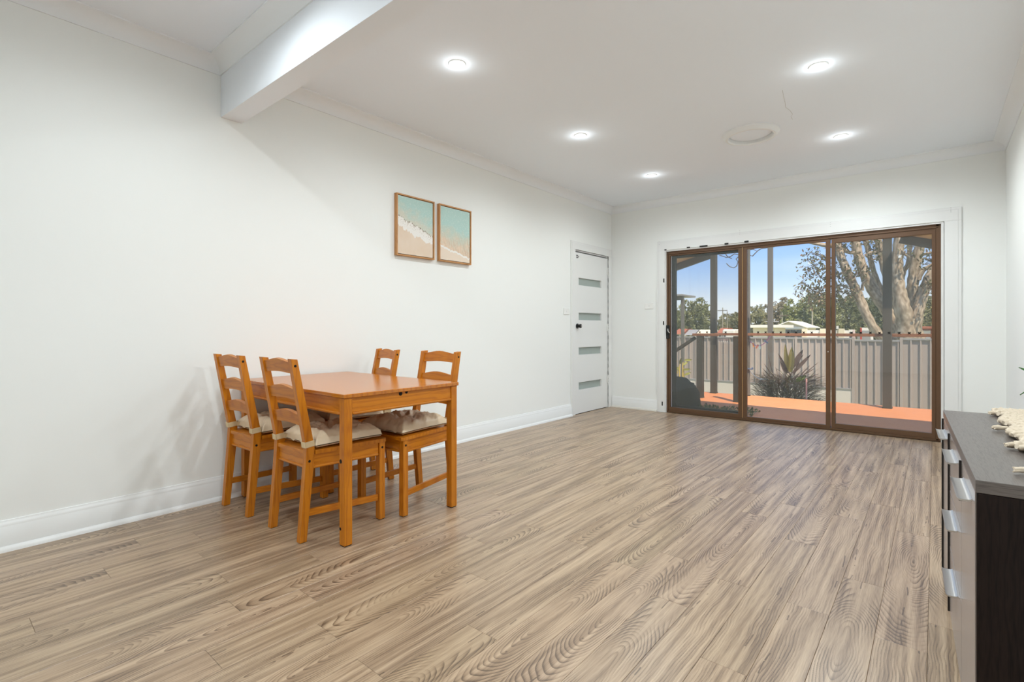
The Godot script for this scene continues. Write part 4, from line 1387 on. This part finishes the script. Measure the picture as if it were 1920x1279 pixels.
	solo("light_blue_cord", MB.new().tube(hp, [0.006, 0.006, 0.006, 0.006, 0.006], 6), mat(rgb(176, 204, 232), 0.6), "thin light blue cord looping low beside the spiky shrub", "cord")
	# white peg hanger under the rail
	var w := pz(1356, 636, -3.0)
	var ph := thing("peg_hanger", "white plastic peg hanger under the rail behind the left pane", "hanger", w)
	part("frame", bx(Vector3(0, 0.0, 0), Vector3(0.17, 0.016, 0.03), 0.003), M.white, ph)
	part("hook", MB.new().tube([Vector3(0, 0.005, 0), Vector3(0.0, 0.03, 0), Vector3(0.012, 0.05, 0), Vector3(0.0, 0.06, 0)], [0.004, 0.004, 0.004, 0.003], 6), M.white, ph)
	for k in 5: part("peg", bx(Vector3(-0.07 + 0.035 * k, -0.03, 0), Vector3(0.012, 0.05, 0.012), 0.002), M.white, ph)
	var pk := pz(1512, 740, -3.5)
	solo("garden_stake", MB.new().tube([pk + Vector3(0, -1.0, 0), pk + Vector3(0.0, 0.27, 0)], [0.012, 0.012], 8), mat(rgb(206, 160, 160), 0.6), "pinkish upright stake at the right of the spiky shrub", "stake")

func cluster_mesh() -> ArrayMesh:     # a tuft of leaves for distant crowns
	var m := MB.new()
	var r := RandomNumberGenerator.new()
	r.seed = 8
	for i in 9:
		var d := Vector3(r.randf_range(-1, 1), r.randf_range(-0.5, 1), r.randf_range(-1, 1)).normalized()
		var s := d.cross(Vector3(r.randf_range(-1, 1), r.randf_range(-1, 1), r.randf_range(-1, 1))).normalized()
		m.leaf(d * 0.12, d, s, 0.5, 0.34, 0.2, 2)
	return m.mesh(M.leaves)

var tuft: ArrayMesh

func tree(label: String, u: float, vtop: float, hw0: float, z: float, col: Color, n := 520, group := "") -> void:
	if tuft == null: tuft = cluster_mesh()
	var k := pxw(u, z)
	var top := pz(u, vtop, z)
	var W := hw0 * 1.12 * k
	var base := Vector3(top.x, -1.3, z)
	var H := top.y + 1.3
	var t := thing("tree", label, "tree", base, 0.0, group)
	part("trunk", MB.new().tube([Vector3.ZERO, Vector3(0.1, H * 0.35, 0), Vector3(0, H * 0.75, 0)], [W * 0.09, W * 0.07, W * 0.03], 8), M.trunk, t)
	var mm := MultiMesh.new()
	mm.transform_format = MultiMesh.TRANSFORM_3D
	mm.use_colors = true
	mm.mesh = tuft
	mm.instance_count = n
	var lobes := []
	for i in 14:
		var a := i * 2.4
		var e := 1.0 - 2.0 * (i + 0.5) / 14.0
		var rr := sqrt(1.0 - e * e) * 0.68
		lobes.append(Vector4(cos(a) * rr, 0.54 + 0.30 * e + rng.randf_range(-0.05, 0.03), sin(a) * rr, rng.randf_range(0.30, 0.42)))
	for i in n:
		var lb: Vector4 = lobes[rng.randi() % 14]
		var d := Vector3(rng.randfn(), rng.randfn(), rng.randfn()).normalized()
		var q := Vector3(lb.x, 0, lb.z) * W + d * lb.w * W * pow(rng.randf(), 0.25)
		var y := clampf(H * (lb.y + d.y * lb.w * 0.42), H * 0.10, H * 0.985)
		var sc := W * 0.20 * rng.randf_range(0.6, 1.25)
		mm.set_instance_transform(i, Transform3D(Basis(Vector3(rng.randf_range(-1, 1), rng.randf_range(-1, 1), rng.randf_range(-1, 1)).normalized(), rng.randf() * TAU).scaled(Vector3.ONE * sc), Vector3(q.x, y, q.z)))
		var v := rng.randf_range(0.65, 1.25)
		mm.set_instance_color(i, Color(col.r * v, col.g * v, col.b * v))
	var cr := MultiMeshInstance3D.new()
	cr.name = "crown"
	cr.multimesh = mm
	cr.set_meta("kind", "stuff")
	t.add_child(cr)

func build_neighbourhood() -> void:
	# trees in a row far behind the yards: label, u, top v, half width in photo pixels, distance, colour
	var gr := Color(0.28, 0.30, 0.14)
	var ol := Color(0.35, 0.34, 0.18)
	var br := Color(0.36, 0.31, 0.21)
	for q in [
		["round crowned green tree behind the left pane, left of the verandah post", 1303, 561, 34, -70.0, gr],
		["low tree at the far left edge of the left pane behind the carport post", 1258, 570, 20, -75.0, ol],
		["low hedge like tree behind the utility poles in the left pane", 1372, 586, 26, -95.0, ol],
		["thin airy tree right of the left sash joint in the middle pane", 1416, 570, 24, -85.0, ol],
		["brownish round tree beside the steel pole in the middle pane", 1460, 557, 26, -88.0, br],
		["bright green tree above the white gabled house", 1499, 556, 30, -80.0, Color(0.33, 0.36, 0.13)],
		["green tree filling the right edge of the middle pane", 1538, 545, 34, -78.0, gr],
		["dark tree behind the left stem of the large fig in the right pane", 1586, 545, 34, -82.0, gr],
		["dark green tree behind the middle of the large fig", 1634, 548, 34, -84.0, Color(0.20, 0.23, 0.10)],
		["green tree behind the dark verandah post in the right pane", 1682, 556, 34, -84.0, gr],
		["yellow green tree at the right edge of the right pane", 1738, 554, 36, -70.0, ol],
		["tree mostly hidden beyond the right jamb of the sliding door", 1800, 548, 44, -80.0, gr],
		["tree mostly hidden beyond the left jamb of the sliding door", 1215, 566, 34, -80.0, ol]]:
		tree(q[0], q[1], q[2], q[3], q[4], q[5], 950, "trees beyond the yards")
	# white gabled house
	var z := -50.0
	var a := pz(1455, 613, z)
	var b := pz(1509, 613, z)
	var ap := pz(1480, 604, z)
	var h := thing("gabled_house", "white gabled house with dark windows under the trees in the middle pane", "house", Vector3((a.x + b.x) * 0.5, -1.3, z))
	var w := b.x - a.x
	var ey := a.y + 1.3
	part("wall", bx(Vector3(0, ey * 0.5, -3), Vector3(w, ey, 6), 0.01), M.cream, h)
	var gx := ap.x - (a.x + b.x) * 0.5
	part("gable", MB.new().prism(PackedVector2Array([Vector2(-w * 0.5, ey), Vector2(w * 0.5, ey), Vector2(gx, ap.y + 1.3)]), 2, -6.0, 0.0), M.cream, h)
	for s in [-1.0, 1.0]:
		var e := Vector3(s * (w * 0.5 + 0.35), ey - 0.1, 0)
		var p := Vector3(gx, ap.y + 1.3 + 0.08, 0)
		var dx: Vector3 = (p - e).normalized() * s
		var m := MB.new()
		m.xf = Transform3D(Basis(dx, Vector3(0, 0, 1).cross(dx), Vector3(0, 0, 1)), (e + p) * 0.5)
		m.box(Vector3(0, 0, -3), Vector3(e.distance_to(p), 0.10, 6.8), 0.01)
		part("roof", m, M.roof_white, h)
	for k in 4: part("window", bx(Vector3(-w * 0.32 + w * 0.21 * k, ey - 0.75, 0.03), Vector3(w * 0.19, 0.9, 0.06), 0.01), M.win, h)
	part("eave_board", bx(Vector3(0, ey - 0.1, 0.06), Vector3(w, 0.22, 0.1), 0.01), M.white, h)
	var c := pz(1412, 615, z + 8.0)
	var e2 := pz(1453, 612, z + 8.0)
	var sh := thing("carport_house", "long low white house wing left of the gabled house", "house", Vector3((c.x + e2.x) * 0.5, -1.3, z + 8.0))
	var w2 := e2.x - c.x
	part("wall", bx(Vector3(0, (c.y + 1.3) * 0.5, -2), Vector3(w2, c.y + 1.3, 4), 0.01), M.cream, sh)
	part("roof", bx(Vector3(0.2, e2.y + 1.3, -2), Vector3(w2 + 0.8, 0.25, 5), 0.02), M.roof_white, sh)
	for k in 4: part("solar_panel", bx(Vector3(w2 * (-0.05 + 0.12 * k), e2.y + 1.75, -2), Vector3(w2 * 0.10, 0.06, 1.4), 0.01), M.fence_cap, sh)
	# white boundary wall
	var f1 := pz(1505, 619.5, -46)
	var f2 := pz(1592, 620.5, -46)
	var bw := thing("boundary_wall", "low white boundary wall right of the gabled house", "wall", Vector3((f1.x + f2.x) * 0.5, -1.3, -46))
	part("panel", bx(Vector3(0, (f1.y + 1.3) * 0.5, 0), Vector3(f2.x - f1.x, f1.y + 1.3, 0.2), 0.01), M.white, bw)
	for k in 3: part("pier", bx(Vector3((f2.x - f1.x) * (-0.45 + 0.4 * k), (f1.y + 1.4) * 0.5, 0.1), Vector3(0.4, f1.y + 1.5, 0.4), 0.01), M.cream, bw)
	# houses at the left
	for q in [[1266, 1283, 619.5, "terracotta roofed house behind the carport post in the left pane", 0], [1286, 1304, 621, "white walled house with a grey roof just right of the carport post", 1], [1307, 1332, 621, "beige roofed house beside the left verandah post", 2], [1346, 1360, 618, "brick house with a red roof right of the left verandah post", 0]]:
		var p1 := pz(q[0], q[2], -60)
		var p2 := pz(q[1], q[2], -60)
		var hh := thing("distant_house", q[3], "house", Vector3((p1.x + p2.x) * 0.5, -1.3, -60))
		var ww := p2.x - p1.x
		var yy := p1.y + 1.3
		part("wall", bx(Vector3(0, yy * 0.5 - 0.2, -2), Vector3(ww, yy - 0.4, 4), 0.02), M.cream if q[4] != 0 else M.white, hh)
		var rf := [M.terra, M.fence_cap, M.cream][q[4]] as Material
		part("roof", MB.new().prism(PackedVector2Array([Vector2(-4.6, yy - 0.5), Vector2(0.6, yy - 0.5), Vector2(-1.2, yy + 0.2), Vector2(-2.8, yy + 0.2)]), 0, -ww * 0.5, ww * 0.5), rf, hh)
		for k in 2: part("window", bx(Vector3(ww * (-0.22 + 0.44 * k), yy * 0.55, 0.03), Vector3(ww * 0.22, 0.8, 0.06), 0.01), M.win, hh)
	var cvn := thing("caravan", "white box shaped caravan at the right edge of the left pane", "caravan", Vector3(pz(1372, 620, -42).x, -1.3, -42))
	var cw := 23.0 * pxx(1372, -42)
	var ch := pz(1372, 617.5, -42).y + 1.3
	part("body", bx(Vector3(0, ch * 0.5 + 0.2, 0), Vector3(cw, ch - 0.4, 2), 0.12), M.white, cvn)
	part("window", bx(Vector3(-cw * 0.28, ch * 0.72, 1.01), Vector3(cw * 0.18, 0.45, 0.04), 0.01), M.win, cvn)
	for s in [-1.0, 1.0]: part("wheel", MB.new().lathe([Vector2(0, 0.1), Vector2(0.3, 0.1), Vector2(0.3, -0.1), Vector2(0, -0.1)], Vector3(s * 0.4, 0.3, 0.9), Vector3(0, 0, 1), 16), M.tyre, cvn)
	# vehicles at the right
	for q in [[1627.5, 22.0, 614.5, "white van with red trim left of the dark post in the right pane", M.white, true], [1598.5, 8.0, 618.0, "small white car near the left edge of the right pane", M.white, false]]:
		var vz := -38.0
		var vw: float = q[1] * pxx(q[0], vz)
		var vh: float = pz(q[0], q[2], vz).y + 1.3
		var cc := thing("parked_car", q[3], "car", Vector3(pz(q[0], 620, vz).x, -1.3, vz))
		var pr := PackedVector2Array([Vector2(-vw * 0.5, 0.3), Vector2(vw * 0.5, 0.3), Vector2(vw * 0.5, vh * 0.55), Vector2(vw * 0.38, vh * 0.62), Vector2(vw * 0.28, vh), Vector2(-vw * 0.48, vh), Vector2(-vw * 0.5, vh * 0.6)])
		part("body", MB.new().prism(pr, 2, -0.8, 0.8), q[4], cc)
		part("window", MB.new().prism(PackedVector2Array([Vector2(-vw * 0.40, vh * 0.66), Vector2(vw * 0.33, vh * 0.66), Vector2(vw * 0.25, vh * 0.92), Vector2(-vw * 0.40, vh * 0.92)]), 2, 0.80, 0.82), M.win if not q[5] else M.fence_cap, cc)
		if q[5]:
			part("red_band", bx(Vector3(-vw * 0.49, vh * 0.62, 0.0), Vector3(0.1, vh * 0.75, 1.66), 0.01), M.red, cc)
		for s in [-1.0, 1.0]: part("wheel", MB.new().lathe([Vector2(0, 0.1), Vector2(0.32, 0.1), Vector2(0.32, -0.1), Vector2(0, -0.1)], Vector3(s * vw * 0.3, 0.32, 0.75), Vector3(0, 0, 1), 16), M.tyre, cc)
	var bz := -44.0
	var b1 := pz(1712, 615, bz)
	var b2 := pz(1762, 615, bz)
	var bh := thing("brick_house", "red brick house with a white garage door at the right of the right pane", "house", Vector3((b1.x + b2.x) * 0.5, -1.3, bz))
	var bwid := b2.x - b1.x
	part("wall", bx(Vector3(0, (b1.y + 1.3) * 0.5, -3), Vector3(bwid, b1.y + 1.3, 6), 0.01), mat(rgb(150, 84, 66), 0.9), bh)
	part("roof", bx(Vector3(0, b1.y + 1.32, -3), Vector3(bwid + 0.6, 0.18, 6.8), 0.02), M.terra, bh)
	var gd := part("garage_door", bx(Vector3(-bwid * 0.5 + 23.0 * pxx(1735, bz), (b1.y + 1.3) * 0.47, 0.03), Vector3(20.0 * pxx(1735, bz), (b1.y + 1.3) * 0.9, 0.08), 0.01), M.white, bh)
	for k in 4: part("panel_line", bx(Vector3(-bwid * 0.5 + 23.0 * pxx(1735, bz), (b1.y + 1.3) * (0.2 + 0.2 * k), 0.075), Vector3(19.0 * pxx(1735, bz), 0.05, 0.02), 0.0), M.fence_cap, gd)
	for q in [[1355, 577, -66.0, "taller utility pole right of the left verandah post", true], [1363.5, 584, -70.0, "shorter utility pole beside the taller one in the left pane", true], [1523, 578, -56.0, "pale street pole in front of the trees in the middle pane", false], [1466.5, 586, -63.0, "faint utility pole above the gabled house", true]]:
		var tp := pz(q[0], q[1], q[2])
		var pl := thing("utility_pole", q[3], "pole", Vector3(tp.x, -1.3, q[2]))
		part("shaft", MB.new().tube([Vector3.ZERO, Vector3(0, tp.y + 1.3, 0)], [0.09, 0.06], 8), M.pole, pl)
		if q[4]: part("crossarm", bx(Vector3(0, tp.y + 0.9, 0.06), Vector3(1.3, 0.10, 0.10), 0.01), M.trunk, pl)
	var sg := thing("street_sign", "small white street sign at the left edge of the right pane", "sign", Vector3(pz(1570.5, 620, -36).x, -1.3, -36))
	part("shaft", MB.new().tube([Vector3.ZERO, Vector3(0, pz(1570, 613, -36).y + 1.3, 0)], [0.05, 0.05], 8), M.pole, sg)
	part("plate", bx(Vector3(0, pz(1570, 614, -36).y + 1.3, 0.06), Vector3(0.14, 0.2, 0.02), 0.002), M.white, sg)
	# grey carport frame next door
	var cz := -9.0
	var p0 := pz(1280, 560, cz)
	var cp := thing("pergola", "grey timber carport frame with one post behind the left pane's edge", "pergola", Vector3(p0.x, -1.3, cz))
	part("post", bx(Vector3(0, (p0.y + 1.3) * 0.5, 0), Vector3(0.085, p0.y + 1.3, 0.085), 0.005), M.post, cp)
	part("beam", bx(Vector3(-0.85, p0.y + 1.3 + 0.02, 0), Vector3(1.75, 0.13, 0.10), 0.005), M.post, cp)
	part("fascia", bx(Vector3(-0.85, p0.y + 1.3 + 0.10, -0.3), Vector3(1.85, 0.05, 1.2), 0.005), M.fence_cap, cp)

func build_big_tree() -> void:
	var z := -16.0
	var base := Vector3(pz(1702, 650, z).x, -1.3, z)
	var t := thing("large_fig_tree", "large pale barked tree with many thick upright stems behind the fence in the right pane", "tree", base)
	var tips := []
	var limb := func(pts: Array, nm: String) -> void:     # pts: u, v, width in photo pixels, depth offset
		var P := []
		var R := []
		for i in pts.size():
			var q = pts[i]
			P.append(pz(q[0], q[1], z + q[3]) - base)
			R.append(q[2] * 0.5 * pxw(q[0], z + q[3]))
		var PP := []          # smoothed and slightly knobbly
		var RR := []
		var c := Curve3D.new()
		for i in P.size():
			var tan: Vector3 = (P[mini(i + 1, P.size() - 1)] - P[maxi(i - 1, 0)]) / 6.0
			c.add_point(P[i], -tan, tan)
		var steps := (P.size() - 1) * 5
		for s in steps + 1:
			var f := s / 5.0
			var i := mini(int(f), P.size() - 2)
			PP.append(c.sample(i, f - i))
			RR.append(lerpf(R[i], R[i + 1], f - i) * (1.0 + 0.07 * sin(s * 1.9 + pts[0][0])))
		var m := MB.new()
		m.ts = Vector2(0.45, 1)
		m.tube(PP, RR, 14)
		part(nm, m, M.bark, t)
		tips.append([PP[PP.size() - 1], (PP[PP.size() - 1] - PP[PP.size() - 4]).normalized()])
	limb.call([[1702, 760, 62, 0], [1703, 690, 54, 0], [1703, 640, 52, 0], [1701, 605, 40, 0]], "trunk")
	limb.call([[1690, 650, 22, 0.2], [1668, 645, 18, 0.2], [1645, 625, 17, 0.3], [1625, 592, 16, 0.4], [1609, 553, 16, 0.4], [1592, 518, 15, 0.4], [1577, 482, 14, 0.3], [1566, 448, 13, 0.2], [1550, 400, 10, 0]], "stem")
	limb.call([[1700, 650, 22, -0.3], [1690, 628, 20, -0.3], [1672, 598, 19, -0.3], [1651, 566, 20, -0.3], [1633, 536, 20, -0.3], [1619, 508, 18, -0.3], [1609, 478, 16, -0.3], [1602, 445, 15, -0.3], [1590, 395, 12, -0.3]], "stem")
	limb.call([[1662, 575, 10, -0.8], [1651, 542, 9, -0.8], [1639, 512, 9, -0.8], [1630, 478, 9, -0.8], [1622, 445, 9, -0.8], [1614, 400, 7, -0.8]], "stem")
	limb.call([[1690, 600, 16, -0.6], [1672, 548, 13, -0.6], [1660, 512, 12, -0.6], [1652, 478, 12, -0.6], [1646, 445, 12, -0.6], [1640, 400, 9, -0.6]], "stem")
	limb.call([[1700, 635, 30, 0.4], [1697, 605, 30, 0.4], [1692, 578, 27, 0.5], [1687, 552, 23, 0.5], [1683, 525, 20, 0.5], [1682, 498, 19, 0.5], [1684, 470, 18, 0.5], [1686, 440, 17, 0.5], [1686, 390, 14, 0.5]], "stem")
	limb.call([[1702, 635, 24, -0.2], [1705, 600, 22, -0.2], [1709, 570, 20, -0.1], [1711, 540, 19, 0], [1714, 512, 18, 0], [1719, 484, 17, 0], [1727, 455, 15, 0], [1740, 400, 12, 0]], "stem")
	limb.call([[1708, 645, 26, 0.3], [1715, 615, 22, 0.3], [1721, 585, 19, 0.3], [1729, 556, 18, 0.2], [1739, 528, 17, 0.2], [1752, 502, 15, 0.1], [1775, 465, 12, 0]], "stem")
	limb.call([[1691, 525, 8, -0.5], [1695, 508, 8, -0.5], [1703, 494, 8, -0.5], [1705, 470, 8, -0.5], [1706, 440, 7, -0.5], [1706, 400, 6, -0.5]], "stem")
	limb.call([[1614, 472, 6, 0.0], [1596, 474, 6, 0], [1580, 468, 8, 0.2], [1566, 462, 9, 0.4], [1548, 460, 8, 0.6], [1524, 456, 5, 0.8], [1500, 452, 3, 0.8]], "branch")
	limb.call([[1622, 480, 7, -0.4], [1636, 474, 8, -0.4], [1648, 474, 7, -0.4]], "branch")
	limb.call([[1722, 525, 8, 0.1], [1730, 508, 8, 0.1], [1742, 500, 7, 0.1], [1758, 492, 6, 0.1]], "branch")
	limb.call([[1725, 480, 5, 0.0], [1736, 476, 5, 0], [1752, 473, 4, 0]], "branch")
	limb.call([[1617, 545, 5, 0.2], [1618, 533, 5, 0.2], [1626, 524, 4, 0.2]], "branch")
	limb.call([[1690, 470, 4, 0.6], [1698, 478, 4, 0.6], [1706, 483, 3, 0.6]], "branch")
	limb.call([[1664, 482, 3, -0.6], [1640, 486, 3, -0.6], [1633, 492, 3, -0.6]], "branch")
	# twigs with sparse leaves
	var tw := MB.new()
	var spots := []
	for q in [[1552, 562, 1520, 548, 3], [1556, 558, 1505, 530, 3], [1560, 522, 1515, 508, 4], [1558, 500, 1512, 492, 4], [1556, 484, 1528, 474, 4], [1566, 530, 1510, 548, 4], [1590, 545, 1562, 543, 3], [1585, 520, 1563, 505, 4], [1612, 545, 1590, 556, 3], [1620, 500, 1600, 520, 4], [1640, 470, 1624, 452, 3], [1600, 470, 1575, 450, 3], [1735, 520, 1750, 545, 2], [1700, 450, 1712, 470, 2], [1735, 485, 1752, 482, 3], [1655, 470, 1640, 455, 3], [1568, 556, 1520, 566, 4]]:
		var a := pz(q[0], q[1], z + 0.4) - base
		var b := pz(q[2], q[3], z + 0.9) - base
		var pts := [a]
		var rad := [0.028]
		for i in 5:
			var f := (i + 1) / 5.0
			pts.append(a.lerp(b, f) + Vector3(rng.randf_range(-0.06, 0.06), rng.randf_range(-0.08, 0.08) - 0.10 * sin(f * PI), rng.randf_range(-0.1, 0.1)))
			rad.append(0.028 * (1.0 - f * 0.75))
		tw.tube(pts, rad, 6)
		for i in range(1, 6):
			for k in q[4]:
				var o: Vector3 = pts[i] + Vector3(rng.randf_range(-0.35, 0.25), rng.randf_range(-0.30, 0.30), rng.randf_range(-0.25, 0.25))
				tw.tube([pts[i], (pts[i] + o) * 0.5 + Vector3(0, 0.03, 0), o], [0.010, 0.007, 0.004], 5)
				for l in 4: spots.append(o + Vector3(rng.randfn() * 0.09, rng.randfn() * 0.09, rng.randfn() * 0.09))
	part("twigs", tw, M.trunk, t).set_meta("kind", "stuff")
	var mm := MultiMesh.new()
	mm.transform_format = MultiMesh.TRANSFORM_3D
	mm.use_colors = true
	mm.mesh = MB.new().leaf(Vector3.ZERO, Vector3.UP, Vector3.RIGHT, 0.13, 0.055, 0.2, 3).mesh(M.leaves)
	mm.instance_count = spots.size()
	for i in spots.size():
		mm.set_instance_transform(i, Transform3D(Basis(Vector3(rng.randf_range(-1, 1), rng.randf_range(-1, 1), rng.randf_range(-1, 1)).normalized(), rng.randf() * TAU), spots[i]))
		mm.set_instance_color(i, [Color(0.10, 0.10, 0.04), Color(0.17, 0.15, 0.07), Color(0.20, 0.13, 0.08)][rng.randi() % 3])
	var lv := MultiMeshInstance3D.new()
	lv.name = "leaves"
	lv.multimesh = mm
	lv.set_meta("kind", "stuff")
	t.add_child(lv)
	# bare dark branches hanging into view above the left and middle panes
	var o := Vector3(pz(1205, 600, -7.0).x, -1.3, -7.0)
	var bt := thing("bare_tree", "bare dark branches hanging in from above between the left and middle panes", "tree", o)
	part("trunk", MB.new().tube([Vector3.ZERO, Vector3(0.1, 2.2, 0), Vector3(0.2, 4.6, 0)], [0.13, 0.11, 0.07], 10), M.trunk, bt)
	var oe := pz(1456, 440, -7.0) - o
	part("limb", MB.new().tube([Vector3(0.18, 4.4, 0), Vector3(0.9, 5.1, 0), Vector3(2.0, 5.3, 0), oe + Vector3(-0.3, 0.5, 0), oe], [0.07, 0.06, 0.04, 0.025, 0.012], 8), M.trunk, bt)
	for q in [[[1349, 479], [1356, 480.5], [1362, 483], [1370, 481], [1377, 476], [1386, 478], [1395, 476], [1401, 470], [1414, 466], [1440, 452], [1456, 440]], [[1358, 473], [1364, 481], [1372, 485]], [[1362, 494], [1368, 500], [1376, 502.5], [1381, 499], [1384, 491], [1380, 486], [1386, 480], [1392, 472]], [[1402, 469], [1412, 467.5], [1420, 471], [1411, 480.5], [1404, 478], [1396, 484], [1386, 480]], [[1411, 480], [1421, 470], [1428, 466], [1440, 464.5], [1452, 463], [1456, 440]]]:
		var pts := []
		var rad := []
		for p in q:
			pts.append(pz(p[0], p[1], -7.0) - o)
			rad.append(0.011)
		part("twig", MB.new().tube(pts, rad, 6), M.trunk, bt)
